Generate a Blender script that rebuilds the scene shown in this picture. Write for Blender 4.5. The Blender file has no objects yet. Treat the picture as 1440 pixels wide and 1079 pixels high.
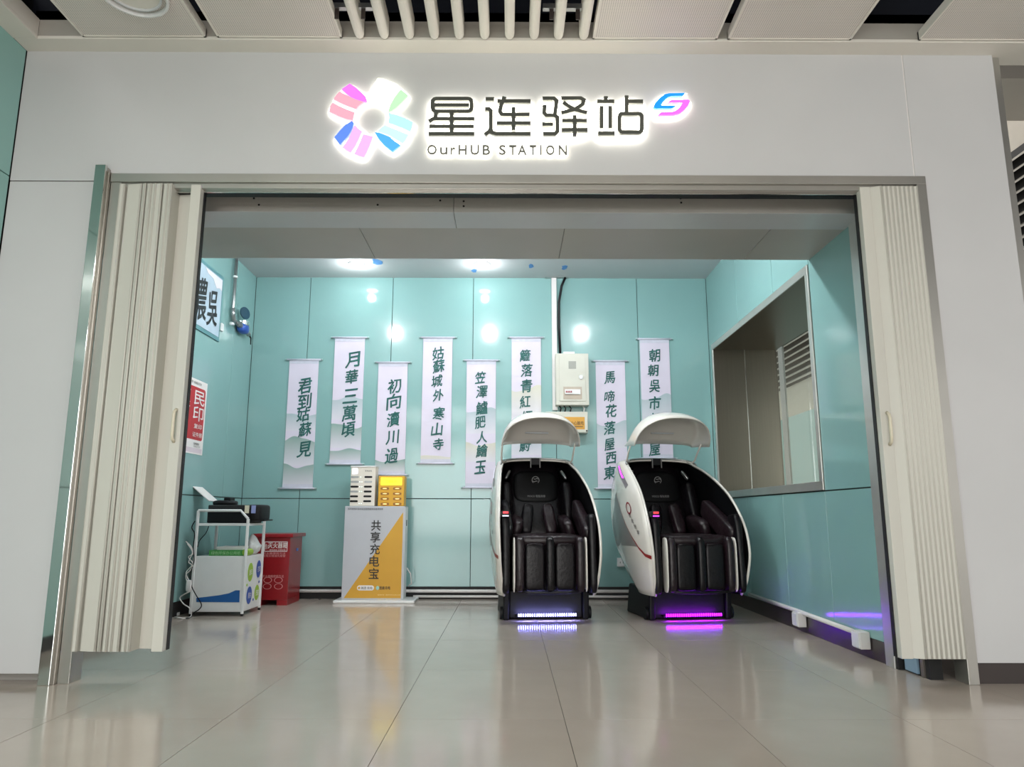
import bpy, math, random
from mathutils import Vector, Matrix
random.seed(7)
C = bpy.context.scene.collection
SC = bpy.context.scene
R = math.radians
# ------------------------------------------------------------------ camera
F = 1018.6; CX = 720.0; CY = 539.5; H = 0.8656
cam_d = bpy.data.cameras.new('camera'); cam = bpy.data.objects.new('camera', cam_d); C.objects.link(cam)
cam_d.sensor_fit = 'HORIZONTAL'; cam_d.sensor_width = 36; cam_d.lens = 36*F/1440
cam_d.clip_start = 0.05; cam_d.clip_end = 100
RM = (Matrix.Rotation(R(-0.22), 4, 'Z') @ Matrix.Rotation(R(90+10.32), 4, 'X') @ Matrix.Rotation(R(0.1), 4, 'Z'))
cam.matrix_world = Matrix.Translation((0, -4, H)) @ RM
SC.camera = cam
SC.view_settings.view_transform = 'Standard'; SC.view_settings.look = 'None'
SC.view_settings.gamma = 1; SC.view_settings.use_curve_mapping = False
SC.view_settings.exposure = 0.25
# ------------------------------------------------------------------ world, concourse lamps and added fill lights
W = bpy.data.worlds.new('world'); SC.world = W; W.use_nodes = True
W.node_tree.nodes['Background'].inputs[0].default_value = (1.0, 0.98, 0.955, 1)
W.node_tree.nodes['Background'].inputs[1].default_value = 1.1
def area(name, loc, size, power, col=(1, 0.97, 0.93), rot=(0, 0, 0)):
    l = bpy.data.lights.new(name, 'AREA'); l.shape = 'RECTANGLE'; l.size = size[0]; l.size_y = size[1]
    l.energy = power; l.color = col
    o = bpy.data.objects.new(name, l); C.objects.link(o); o.location = loc; o.rotation_euler = rot
    return o
area('concourse_lamp', (-1.6, -4.3, 3.55), (3.0, 0.5), 110, (1, 0.985, 0.96))
area('concourse_lamp', (-1.0, -8.0, 3.55), (7.0, 1.2), 260, (1, 0.98, 0.95))
area('concourse_fill', (-5.0, -12.5, 1.7), (13.0, 3.0), 640, (1, 0.98, 0.95), (R(90), 0, 0))  # added fill light behind the camera, brightens facade and ceiling
area('corridor_fill', (3.9, 4.5, 4.8), (0.6, 6.0), 40)  # added fill, brightens the enclosed corridor
LAMP_P = 60
def at(u, v, y=0.0):
    """point on the plane Y=y seen at photo pixel u, v"""
    d = RM.to_3x3() @ Vector(((u-CX)/F, (CY-v)/F, -1)); k = (y+4)/d.y
    return Vector((0, -4, H)) + d*k
def fl(u, v, z=0.0):
    d = RM.to_3x3() @ Vector(((u-CX)/F, (CY-v)/F, -1)); k = (z-H)/d.z
    return Vector((0, -4, H)) + d*k
def ax(u, v, x):
    d = RM.to_3x3() @ Vector(((u-CX)/F, (CY-v)/F, -1)); k = x/d.x
    return Vector((0, -4, H)) + d*k
# ------------------------------------------------------------------ materials
def lin(c): return tuple(((x/255)/12.92 if x/255 <= 0.04045 else ((x/255+0.055)/1.055)**2.4) for x in c)
MATS = {}
def mat(name, rgb, rough=0.5, metal=0.0, coat=0.0, var=0.05, scale=8.0, bump=0.0, bscale=60.0, spec=0.5, stretch=None, croug=0.05):
    if name in MATS: return MATS[name]
    m = bpy.data.materials.new(name); m.use_nodes = True; nt = m.node_tree; b = nt.nodes['Principled BSDF']
    c = lin(rgb)
    tc = nt.nodes.new('ShaderNodeTexCoord'); mp = nt.nodes.new('ShaderNodeMapping')
    nt.links.new(tc.outputs['Object'], mp.inputs[0])
    if stretch: mp.inputs['Scale'].default_value = stretch
    n = nt.nodes.new('ShaderNodeTexNoise'); n.inputs['Scale'].default_value = scale; n.inputs['Detail'].default_value = 4
    nt.links.new(mp.outputs[0], n.inputs[0])
    r = nt.nodes.new('ShaderNodeValToRGB')
    r.color_ramp.elements[0].position = 0.3; r.color_ramp.elements[1].position = 0.7
    r.color_ramp.elements[0].color = (*[max(0, x*(1-var)) for x in c], 1)
    r.color_ramp.elements[1].color = (*[min(1, x*(1+var)) for x in c], 1)
    nt.links.new(n.outputs[0], r.inputs[0]); nt.links.new(r.outputs[0], b.inputs['Base Color'])
    b.inputs['Roughness'].default_value = rough; b.inputs['Metallic'].default_value = metal
    b.inputs['Coat Weight'].default_value = coat; b.inputs['Coat Roughness'].default_value = croug
    b.inputs['Specular IOR Level'].default_value = spec
    if bump:
        n2 = nt.nodes.new('ShaderNodeTexNoise'); n2.inputs['Scale'].default_value = bscale
        nt.links.new(mp.outputs[0], n2.inputs[0])
        bp = nt.nodes.new('ShaderNodeBump'); bp.inputs['Strength'].default_value = bump; bp.inputs['Distance'].default_value = 0.01
        nt.links.new(n2.outputs[0], bp.inputs['Height']); nt.links.new(bp.outputs[0], b.inputs['Normal'])
    MATS[name] = m; return m
def emat(name, rgb, strength, base=None):
    if name in MATS: return MATS[name]
    m = bpy.data.materials.new(name); m.use_nodes = True; b = m.node_tree.nodes['Principled BSDF']
    b.inputs['Base Color'].default_value = (*lin(base or rgb), 1)
    b.inputs['Emission Color'].default_value = (*lin(rgb), 1); b.inputs['Emission Strength'].default_value = strength
    b.inputs['Roughness'].default_value = 0.4
    MATS[name] = m; return m
def brushed(name, rgb, rough, stretch):
    m = mat(name, rgb, rough, 1.0, var=0.035, scale=3.0, stretch=stretch)
    return m
M_FASCIA = mat('fascia_aluminium', (200, 200, 201), 0.5, 0.0, var=0.03, scale=1.2)
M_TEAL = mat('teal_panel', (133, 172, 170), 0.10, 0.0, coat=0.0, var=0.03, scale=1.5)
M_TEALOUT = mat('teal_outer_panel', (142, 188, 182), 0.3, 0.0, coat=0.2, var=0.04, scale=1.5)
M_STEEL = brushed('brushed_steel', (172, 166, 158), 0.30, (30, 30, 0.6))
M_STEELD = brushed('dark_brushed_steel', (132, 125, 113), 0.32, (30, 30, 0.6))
M_MIRROR = mat('polished_steel', (205, 208, 205), 0.06, 1.0, var=0.02, scale=3)
M_FRAME = mat('frame_aluminium', (176, 174, 168), 0.34, 0.75, var=0.03, scale=5)
M_SOFFIT = mat('soffit_aluminium', (178, 174, 168), 0.42, 0.0, var=0.05, scale=1.6)
M_SOFFITB = mat('soffit_glossy', (196, 198, 200), 0.3, 0.0, var=0.04, scale=2)
M_DARK = mat('dark_gap', (16, 16, 17), 0.6, var=0.1)
M_BLACK = mat('black_plastic', (9, 9, 14), 0.5, var=0.1, spec=0.3)
M_CEIL = mat('room_ceiling_paint', (206, 208, 210), 0.6, var=0.03, scale=2)
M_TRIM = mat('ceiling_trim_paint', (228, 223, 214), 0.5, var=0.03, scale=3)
M_UP = mat('upstand_shaded', (168, 164, 156), 0.6, var=0.05, scale=3)  # shade put into the colour: the upstand face gets no light from below
M_VOID = mat('ceiling_void', (14, 20, 34), 0.9, var=0.2, scale=2)
M_PVC = mat('folding_door_pvc', (202, 200, 191), 0.48, var=0.03, scale=2, stretch=(4, 4, 0.4))
M_PVCE = mat('folding_door_handle_ivory', (214, 206, 184), 0.4, var=0.03)
M_WHITE = mat('white_enamel', (226, 226, 226), 0.3, var=0.02, coat=0.2)
M_SHELL = mat('pearl_white_shell', (222, 216, 208), 0.22, var=0.02, coat=0.6)
M_LEATHER = mat('black_leather', (11, 7, 11), 0.36, spec=0.3, var=0.15, scale=20, bump=0.25, bscale=45)
M_LINING = mat('black_lining', (4, 4, 6), 0.55, spec=0.15, var=0.15, scale=10)
M_LEATHERB = mat('brown_black_leather', (30, 19, 24), 0.34, spec=0.4, var=0.15, scale=20, bump=0.3, bscale=35)
M_RED = mat('red_enamel', (140, 14, 24), 0.35, var=0.06, coat=0.2)
M_REDP = mat('red_print', (178, 40, 46), 0.5, var=0.03)
M_WPRINT = mat('white_print', (232, 228, 226), 0.5, var=0.01)
M_KPRINT = mat('black_print', (26, 26, 26), 0.5, var=0.02)
M_GPRINT = mat('grey_print', (120, 118, 118), 0.5, var=0.02)
M_INK = mat('green_black_ink', (34, 92, 88), 0.7, var=0.25, scale=30)
M_INKB = mat('black_ink', (38, 44, 46), 0.7, var=0.25, scale=30)
M_SILK = mat('scroll_silk', (214, 206, 222), 0.75, var=0.02, scale=6)
M_SILKE = mat('scroll_border_silk', (200, 200, 214), 0.7, var=0.04, scale=30)
M_ROD = mat('scroll_rod', (150, 176, 176), 0.35, var=0.1)
M_GREYP = mat('grey_kiosk_paint', (182, 184, 190), 0.4, var=0.02)
M_OCHRE = mat('ochre_print', (203, 152, 42), 0.45, var=0.02)
M_YEL = mat('yellow_plastic', (214, 158, 14), 0.35, var=0.03)
M_CREAM = mat('cream_plastic', (224, 216, 204), 0.35, var=0.02)
M_BOXG = mat('meter_box_paint', (200, 198, 186), 0.42, var=0.03)
M_COND = mat('white_conduit', (220, 216, 214), 0.45, var=0.03)
M_GALV = mat('galvanised_steel', (170, 172, 172), 0.3, 0.85, var=0.08, scale=20)
M_BLUE = mat('blue_enamel', (46, 84, 168), 0.35, var=0.05)
M_NAVY = mat('dark_teal_plastic', (16, 62, 84), 0.35, var=0.05)
M_GREEN = mat('green_card', (60, 140, 62), 0.5, var=0.05)
M_LIME = mat('lime_print', (150, 184, 66), 0.5, var=0.04)
M_SKIRT = mat('dark_skirting', (58, 50, 48), 0.3, var=0.1, scale=4)
M_CHROME = mat('chrome', (210, 210, 208), 0.12, 1.0, var=0.02)
M_TAPE = mat('blue_tape', (92, 150, 214), 0.6, var=0.1)
M_LOUVRE = mat('louvre_paint', (176, 172, 164), 0.5, var=0.03)
def floor_mat():
    m = mat('polished_porcelain', (180, 168, 157), 0.10, 0.0, coat=0.0, var=0.035, scale=3.5, spec=0.75)
    nt = m.node_tree; b = nt.nodes['Principled BSDF']
    tc = nt.nodes['Texture Coordinate']; n = nt.nodes.new('ShaderNodeTexNoise'); n.inputs['Scale'].default_value = 2.2; n.inputs['Detail'].default_value = 6
    nt.links.new(tc.outputs['Object'], n.inputs[0])
    mr = nt.nodes.new('ShaderNodeMapRange'); mr.inputs['To Min'].default_value = 0.09; mr.inputs['To Max'].default_value = 0.17
    nt.links.new(n.outputs[0], mr.inputs[0]); nt.links.new(mr.outputs[0], b.inputs['Roughness'])
    return m
M_FLOOR = floor_mat()
M_GLASS = mat('clear_glass', (225, 240, 236), 0.0, var=0.0)
M_GLASS.node_tree.nodes['Principled BSDF'].inputs['Transmission Weight'].default_value = 1
M_GROUT = mat('grout', (118, 112, 104), 0.7, var=0.1, scale=20)
def perf_mat():
    m = mat('perforated_panel', (228, 221, 214), 0.55, var=0.02, scale=2)
    nt = m.node_tree; b = nt.nodes['Principled BSDF']; tc = nt.nodes['Texture Coordinate']
    vo = nt.nodes.new('ShaderNodeTexVoronoi'); vo.inputs['Scale'].default_value = 82; vo.inputs['Randomness'].default_value = 0.0
    nt.links.new(tc.outputs['Object'], vo.inputs['Vector'])
    mr = nt.nodes.new('ShaderNodeMapRange'); mr.inputs['From Min'].default_value = 0.30; mr.inputs['From Max'].default_value = 0.42
    mr.inputs['To Min'].default_value = 0.55; mr.inputs['To Max'].default_value = 1
    nt.links.new(vo.outputs['Distance'], mr.inputs[0])
    mx = nt.nodes.new('ShaderNodeMix'); mx.data_type = 'RGBA'; mx.blend_type = 'MULTIPLY'; mx.inputs['Factor'].default_value = 1
    rp = nt.nodes['Color Ramp']; nt.links.new(rp.outputs[0], mx.inputs[6]); nt.links.new(mr.outputs[0], mx.inputs[7])
    nt.links.new(mx.outputs[2], b.inputs['Base Color'])
    return m
M_PERF = perf_mat()
def hill_mat(name, rgb):
    m = mat(name, rgb, 0.75, var=0.03); nt = m.node_tree; b = nt.nodes['Principled BSDF']; tc = nt.nodes['Texture Coordinate']
    sx = nt.nodes.new('ShaderNodeSeparateXYZ'); nt.links.new(tc.outputs['Generated'], sx.inputs[0])
    mx = nt.nodes.new('ShaderNodeMix'); mx.data_type = 'RGBA'
    mx.inputs[6].default_value = (*lin((214, 210, 220)), 1)
    nt.links.new(nt.nodes['Color Ramp'].outputs[0], mx.inputs[7]); nt.links.new(sx.outputs['Z'], mx.inputs['Factor'])
    nt.links.new(mx.outputs[2], b.inputs['Base Color']); return m
M_HILL = hill_mat('ink_wash_hill', (132, 160, 152)); M_HILL2 = hill_mat('pale_ink_wash_hill', (168, 184, 190)); M_HILL3 = hill_mat('ochre_wash_hill', (206, 202, 186))
# ------------------------------------------------------------------ mesh helpers
class MB:
    def __init__(s): s.v = []; s.f = []
    def add(s, vs, fs):
        n = len(s.v); s.v += [Vector(p) for p in vs]; s.f += [tuple(i+n for i in f) for f in fs]; return s
    def box(s, a, b):
        x0, x1 = sorted((a[0], b[0])); y0, y1 = sorted((a[1], b[1])); z0, z1 = sorted((a[2], b[2]))
        return s.add([(x0,y0,z0),(x1,y0,z0),(x1,y1,z0),(x0,y1,z0),(x0,y0,z1),(x1,y0,z1),(x1,y1,z1),(x0,y1,z1)],
                     [(0,3,2,1),(4,5,6,7),(0,1,5,4),(1,2,6,5),(2,3,7,6),(3,0,4,7)])
    def prism(s, pts, ext):
        """polygon pts (3D, planar) extruded by vector ext"""
        n = len(pts); e = Vector(ext); P = [Vector(p) for p in pts]
        nrm = Vector((0, 0, 0))
        for i in range(n): nrm += P[i].cross(P[(i+1) % n])
        if nrm.dot(e) > 0: P.reverse()
        return s.add(P+[p+e for p in P], [tuple(range(n)), tuple(reversed(range(n, 2*n)))] + [(i, i+n, (i+1) % n+n, (i+1) % n) for i in range(n)])
    def tube(s, pts, r, seg=10, r1=None, cap=True):
        P = [Vector(p) for p in pts]; n = len(P); base = len(s.v); up = None
        for i, p in enumerate(P):
            t = (P[min(i+1, n-1)]-P[max(i-1, 0)]).normalized()
            if up is None:
                up = Vector((0, 0, 1)) if abs(t.z) < 0.9 else Vector((1, 0, 0))
            a = t.cross(up).normalized(); b = a.cross(t).normalized(); up = b
            rr = r if r1 is None else r+(r1-r)*i/(n-1)
            for k in range(seg):
                th = 2*math.pi*k/seg; s.v.append(p+a*math.cos(th)*rr+b*math.sin(th)*rr)
        for i in range(n-1):
            for k in range(seg):
                s.f.append((base+i*seg+k, base+i*seg+(k+1) % seg, base+(i+1)*seg+(k+1) % seg, base+(i+1)*seg+k))
        if cap:
            s.f.append(tuple(base+k for k in reversed(range(seg)))); s.f.append(tuple(base+(n-1)*seg+k for k in range(seg)))
        return s
    def sup(s, c, h, e=0.35, nu=20, nv=12, rot=None):
        """superellipsoid pad"""
        base = len(s.v); c = Vector(c)
        def sp(x, p): return math.copysign(abs(x)**p, x)
        for i in range(nv+1):
            ph = -math.pi/2+math.pi*i/nv
            for k in range(nu):
                th = 2*math.pi*k/nu
                q = Vector((h[0]*sp(math.cos(ph), e)*sp(math.cos(th), e), h[1]*sp(math.cos(ph), e)*sp(math.sin(th), e), h[2]*sp(math.sin(ph), e)))
                if rot: q = rot @ q
                s.v.append(c+q)
        for i in range(nv):
            for k in range(nu):
                s.f.append((base+i*nu+k, base+i*nu+(k+1) % nu, base+(i+1)*nu+(k+1) % nu, base+(i+1)*nu+k))
        return s
    def grid(s, rows):
        base = len(s.v); n = len(rows[0])
        for r_ in rows: s.v += [Vector(p) for p in r_]
        for i in range(len(rows)-1):
            for k in range(n-1):
                s.f.append((base+i*n+k, base+i*n+k+1, base+(i+1)*n+k+1, base+(i+1)*n+k))
        return s
    def disc(s, c, r, ax_, t, seg=24, r2=None):
        c = Vector(c); a = Vector(ax_).normalized(); return s.tube([c, c+a*t], r, seg, r2)
    def ring(s, c, nrm, r, w, t, seg=28, sx=1.0):
        """flat ring: centre, normal (Y), radius, width, thickness"""
        a = Vector(nrm).normalized(); x = a.orthogonal().normalized()
        if abs(a.y) > 0.9: x = Vector((1, 0, 0))
        if abs(a.z) > 0.9: x = Vector((1, 0, 0))
        if abs(a.x) > 0.9: x = Vector((0, 1, 0))
        y = a.cross(x); b = len(s.v); c = Vector(c)
        for k in range(seg):
            th = 2*math.pi*k/seg; d = x*math.cos(th)*sx+y*math.sin(th)
            s.v += [c+d*(r-w/2), c+d*(r+w/2), c+d*(r+w/2)+a*t, c+d*(r-w/2)+a*t]
        for k in range(seg):
            p = b+4*k; q = b+4*((k+1) % seg)
            for j in range(4): s.f.append((p+j, q+j, q+(j+1) % 4, p+(j+1) % 4))
        return s
def wloc(p):
    v = Vector((0, 0, 0))
    while p is not None: v += p.location; p = p.parent
    return v
def obj(name, mb, m, parent=None, smooth=False, bevel=0, solid=0, sub=0, seg=2):
    me = bpy.data.meshes.new(name); off = wloc(parent)
    me.from_pydata([p-off for p in mb.v], [], mb.f); me.materials.append(m)
    if smooth:
        me.shade_smooth() if hasattr(me, 'shade_smooth') else None
        me.polygons.foreach_set('use_smooth', [True]*len(me.polygons))
    me.update()
    o = bpy.data.objects.new(name, me); C.objects.link(o)
    if parent is not None: o.parent = parent
    if solid:
        md = o.modifiers.new('solid', 'SOLIDIFY'); md.thickness = solid; md.offset = 0
    if bevel:
        md = o.modifiers.new('bevel', 'BEVEL'); md.width = bevel; md.segments = seg; md.limit_method = 'ANGLE'
    if sub:
        md = o.modifiers.new('sub', 'SUBSURF'); md.levels = sub; md.render_levels = sub
    return o
def tag(o, label=None, cat=None, group=None, kind=None):
    if label: o['label'] = label
    if cat: o['category'] = cat
    if group: o['group'] = group
    if kind: o['kind'] = kind
    return o
def thing(name, label, cat, loc, group=None):
    o = bpy.data.objects.new(name, None); C.objects.link(o); o.location = loc; o.empty_display_size = 0.1
    return tag(o, label, cat, group)
def bx(name, a, b, m, parent=None, bevel=0, **k): return obj(name, MB().box(a, b), m, parent, bevel=bevel, **k)
def struct(name, mb, m, parent=None, **k):
    o = obj(name, mb, m, parent, **k)
    if parent is None: o['kind'] = 'structure'
    return o
TXT = {}
def text_verts(body, offset=0.0, shear=0.0, spacing=1.0):
    offset = 0.0 if offset > 0 else offset
    key = (body, offset, shear, spacing)
    if key in TXT: return TXT[key]
    cu = bpy.data.curves.new('t', 'FONT'); cu.body = body; cu.size = 1; cu.offset = offset; cu.shear = shear; cu.space_character = spacing
    cu.resolution_u = 3; cu.fill_mode = 'FRONT'
    o = bpy.data.objects.new('t', cu); C.objects.link(o)
    dg = bpy.context.evaluated_depsgraph_get(); dg.update()
    me = bpy.data.meshes.new_from_object(o.evaluated_get(dg))
    vs = [v.co.copy() for v in me.vertices]; fs = [tuple(p.vertices) for p in me.polygons]
    bpy.data.objects.remove(o); bpy.data.curves.remove(cu); bpy.data.meshes.remove(me)
    x0 = min(v.x for v in vs); x1 = max(v.x for v in vs); y0 = min(v.y for v in vs); y1 = max(v.y for v in vs)
    TXT[key] = (vs, fs, x0, x1, y0, y1); return TXT[key]
def text(name, body, c, right, up, h, m, parent, w=None, depth=0.0015, offset=0.0, shear=0.0, spacing=1.0, rot=0.0, jit=0.0, bold=0.0, bn=4, rise=0.0):
    bold = bold or (0.012 if offset > 0 else 0.0)
    """flat lettering centred on c, right/up unit vectors, h tall (and w wide), raised by depth"""
    vs, fs, x0, x1, y0, y1 = text_verts(body, offset, shear, spacing)
    right = Vector(right).normalized(); up = Vector(up).normalized(); n = right.cross(up); c = Vector(c)
    sy = h/max(1e-4, y1-y0); sx = w/(x1-x0) if w else sy
    cr, sr = math.cos(rot), math.sin(rot)
    mb = MB()
    cps = [(0, 0)] if not bold else [(bold*math.cos(q_), bold*math.sin(q_)) for q_ in [0.4+2*math.pi*k_/bn for k_ in range(bn)]]
    for ci, (oa, ob) in enumerate(cps):
        P = []
        for v in vs:
            a = (v.x-(x0+x1)/2)*sx; b = (v.y-(y0+y1)/2)*sy; a, b = a*cr-b*sr, a*sr+b*cr
            b += rise*a
            if jit:
                a += jit*h*math.sin(b/h*7+a/h*4+c.z*50); b += jit*h*math.sin(a/h*6+1+c.x*40)
            P.append(c+right*(a+oa*h)+up*(b+ob*h)+n*(depth+ci*0.00012))
        mb.add(P, fs)
    return obj(name, mb, m, parent)
XR = (1, 0, 0); ZU = (0, 0, 1)
def rrect(c, w, h, r, right=XR, up=ZU, n=6):
    c = Vector(c); ri = Vector(right); up = Vector(up); pts = []
    for (sx, sy, a0) in ((1, 1, 0), (-1, 1, 90), (-1, -1, 180), (1, -1, 270)):
        for k in range(n+1):
            a = R(a0+90*k/n); pts.append(c+ri*(sx*(w/2-r)+r*math.cos(a))+up*(sy*(h/2-r)+r*math.sin(a)))
    return pts
def ellipse(c, a, b, right=XR, up=ZU, n=28):
    c = Vector(c); ri = Vector(right); up = Vector(up)
    return [c+ri*a*math.cos(2*math.pi*k/n)+up*b*math.sin(2*math.pi*k/n) for k in range(n)]
# ================================================================== STRUCTURE
YB = 3.90; XL = -2.875; XRW = at(997, 392, YB).x; ZC = at(700, 391, YB).z
XRW = 2.235
XFL = at(38, 75, 0).x; ZT = at(700, 75, 0).z
# floor: grout bed and each big porcelain tile
WY0_ = WY0 = ax(1157, 650, XRW).y; WY1_ = WY1 = ax(1003, 520, XRW).y; WZ0_ = 1.045; WZ1_ = ax(1134, 374, XRW).z
fb = struct('floor', MB().box((-7, -14, -0.12), (7, 9, -0.012)), M_GROUT)
TX, TY = 0.7325, 1.01
x0t = fl(517, 1079).x; y0t = fl(720, 1012).y
tile_mesh = None
for i in range(-6, 8):
    for j in range(-11, 6):
        xa = x0t+i*TX; ya = y0t+j*TY
        if tile_mesh is None:
            t = obj('floor_tile', MB().box((0.0012, 0.0012, -0.012), (TX-0.0012, TY-0.0012, 0)), M_FLOOR, fb); tile_mesh = t
        else:
            t = tile_mesh.copy(); C.objects.link(t)
        t.location = (xa, ya, 0)
# fascia: left end, right end, header, each sheet a part
facade = struct('wall_front', MB().box((XFL, 0.03, 2.90), (2.96, 0.10, ZT+0.3)), M_DARK)
OPL = -2.42; OPR = 2.33           # opening limits behind frame
zf = at(80, 254, 0).z
xj = at(1276, 160, 0).x
def sheet(x0, x1, z0, z1, name='fascia_panel', y=0.0, t=0.03, m=M_FASCIA):
    return bx(name, (x0+0.0015, y, z0+0.0015), (x1-0.0015, y+t, z1-0.0015), m, facade, bevel=0.002)
XPL = at(136, 240, 0).x-0.005
sheet(XFL, XPL, 0.046, zf-0.004)
zht = at(700, 246, 0).z
obj('fascia_panel', MB().prism([(XFL+0.001, 0, zf), (XPL, 0, zf), (XPL, 0, zht), (xj-0.001, 0, zht), (xj-0.001, 0, ZT+0.02), (XFL+0.001, 0, ZT+0.02)], (0, 0.03, 0)), M_FASCIA, facade)
XPR = at(1299, 245, 0).x
XER = at(1395, 80, 0).x
obj('fascia_panel', MB().prism([(xj+0.008, 0, zht), (XPR, 0, zht), (XPR, 0, 0.106), (XER, 0, 0.106), (XER, 0, ZT+0.02), (xj+0.008, 0, ZT+0.02)], (0, 0.03, 0)), M_FASCIA, facade)
bx('joint_sealant', (xj-0.001, 0.004, zht), (xj+0.009, 0.02, ZT), M_WPRINT, facade)
bx('wall_core', (XFL, 0.03, 0.05), (XPL+0.02, 0.08, 2.9), M_DARK, facade)
bx('wall_core', (XPR+0.01, 0.03, 0), (XER+0.02, 0.08, 2.9), M_DARK, facade)
sk = struct('baseboard_right', MB().box((XPR+0.005, 0.012, 0.0), (XER, 0.03, 0.104)), M_SKIRT)
bx('fascia_edge_strip', (XER+0.001, 0.02, 0), (XER+0.055, 0.3, ZT), M_FRAME, facade, bevel=0.002)
# left concourse wall (teal) running toward the camera
wl = struct('wall_left_concourse', MB().box((XFL-0.12, -9, 0), (XFL-0.025, 0.1, ZT+0.4)), M_DARK)
for k in range(7):
    for (za, zb) in ((0.1, 1.04), (1.046, zf+0.02), (zf+0.026, ZT)):
        bx('wall_panel', (XFL-0.025, -0.004-(k+1)*1.1, za), (XFL, -0.004-k*1.1-0.005, zb), M_TEALOUT, wl, bevel=0.002)
# room walls
DK = mat('wall_backing', (38, 44, 44), 0.6, var=0.1)
wb = struct('wall_back', MB().box((XL-0.1, YB+0.02, 0), (XRW+0.1, YB+0.12, ZC+0.1)), DK)
us = [at(u, 400, YB).x for u in (437, 553, 666, 780.5, 895)]
xs = [XL]+us+[XRW]
ZJ = 1.04
for a, b in zip(xs[:-1], xs[1:]):
    for (z0, z1) in ((0.125, ZJ-0.004), (ZJ+0.004, ZC)):
        bx('wall_panel', (a+0.003, YB, z0), (b-0.003, YB+0.02, z1), M_TEAL, wb, bevel=0.002)
# left room wall
wlr = struct('wall_left', MB().box((XL-0.12, 0.11, 0), (XL-0.02, YB+0.12, ZC+0.1)), DK)
ys = [YB, ax(322.5, 560, XL).y, 1.85, 0.95, 0.12]
for a, b in zip(ys[1:], ys[:-1]):
    for (z0, z1) in ((0.125, ZJ-0.004), (ZJ+0.004, ZC)):
        bx('wall_panel', (XL-0.02, a+0.003, z0), (XL, b-0.003, z1), M_TEAL, wlr, bevel=0.002)
# right room wall with window recess
WY0 = ax(1157, 650, XRW).y; WY1 = ax(1003, 520, XRW).y
WZ1 = ax(1060, 436, XRW).z; WZ0 = 1.045
WZ1 = ax(1134, 374, XRW).z
YP = ax(1249, 800, XRW).y        # steel post nearest edge
wr = struct('wall_right', MB().box((XRW+0.02, YP, 0), (XRW+0.06, YB+0.02, WZ0-0.0)).box((XRW+0.02, YP, WZ1), (XRW+0.06, YB+0.02, ZC+0.1))
            .box((XRW+0.02, YP, WZ0), (XRW+0.06, WY0, WZ1)).box((XRW+0.02, WY1, WZ0), (XRW+0.06, YB+0.02, WZ1)), DK)
def rp(y0, y1, z0, z1):
    bx('wall_panel', (XRW, min(y0, y1)+0.003, z0), (XRW+0.02, max(y0, y1)-0.003, z1), M_TEAL, wr, bevel=0.002)
yj1 = ax(1101, 705, XRW).y; yj0 = ax(1161, 705, XRW).y
yP1 = YP+0.10
for a, b in ((yP1, yj0), (yj0, yj1), (yj1, 2.9), (2.9, YB)): rp(a, b, 0.125, ZJ-0.004)
rp(yP1, WY0, ZJ+0.004, ZC)
yt1 = ax(1085, 390, XRW).y; yt0 = ax(1034, 390, XRW).y
for a, b in ((WY0, yt1), (yt1, yt0), (yt0, YB)): rp(a, b, WZ1, ZC)
rp(WY1, YB, ZJ+0.004, WZ1)
# kick recess strips
struct('baseboard_back', MB().box((XL, YB+0.008, 0), (XRW, YB+0.02, 0.125)), M_DARK)
struct('baseboard_left', MB().box((XL-0.02, 0.12, 0), (XL-0.008, YB, 0.125)), M_DARK)
struct('baseboard_right_room', MB().box((XRW+0.004, YP, 0), (XRW+0.02, YB, 0.122)), M_SKIRT)
# ceiling of the room
cr = struct('ceiling_room', MB().box((XL-0.1, 1.05, ZC), (XRW+0.1, YB+0.1, ZC+0.1)), M_CEIL)
# lowered soffit behind the header
ZS = ax(1188, 322.6, XRW).z; YS0 = 4.30-4; YSB = ax(1188, 322.6, XRW).y; YS1 = fl(700, 364.5, ZS).y
so = struct('ceiling_soffit', MB().box((XL-0.05, YS0+0.01, ZS+0.012), (XRW+0.05, YS1-0.012, ZS+0.25)), M_DARK)
ja = at(638, 290, YS0).x
for a, b in ((XL-0.04, ja), (ja, XRW+0.04)):
    bx('lintel_panel', (a+0.002, YS0, ZS), (b-0.002, YS0+0.01, ZS+0.17), M_SOFFIT, so)
    bx('soffit_strip', (a+0.002, YS0+0.002, ZS-0.002), (b-0.002, YSB-0.001, ZS+0.012), M_SOFFITB, so)
jc = [fl(u, 345, ZS).x for u in (518, 789.5, 1063.5)]
jc = [XL-0.04]+jc+[XRW+0.04]
for a, b in zip(jc[:-1], jc[1:]):
    bx('soffit_panel', (a+0.002, YSB+0.001, ZS), (b-0.002, YS1-0.013, ZS+0.012), M_SOFFIT, so)
bx('soffit_back_face', (XL-0.04, YS1-0.012, ZS), (XRW+0.04, YS1, ZC+0.02), M_CEIL, so)
for (u, v) in ((357, 279), (364, 288), (531, 288), (619, 282), (652, 283), (652, 290), (957, 279), (958, 285)):
    p = at(u, v, YS0-0.001); obj('screw', MB().disc(p, 0.007, (0, 1, 0), 0.004, 10), M_DARK, so)
# closing wall between facade and room
struct('wall_return_left', MB().box((XL-0.12, 0.08, 0), (OPL-0.03, 0.12, ZC)), M_SOFFIT)
struct('wall_over_opening', MB().box((XL, 0.10, 2.90), (XRW+0.8, 0.12, ZC+0.1)), M_DARK)
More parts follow.
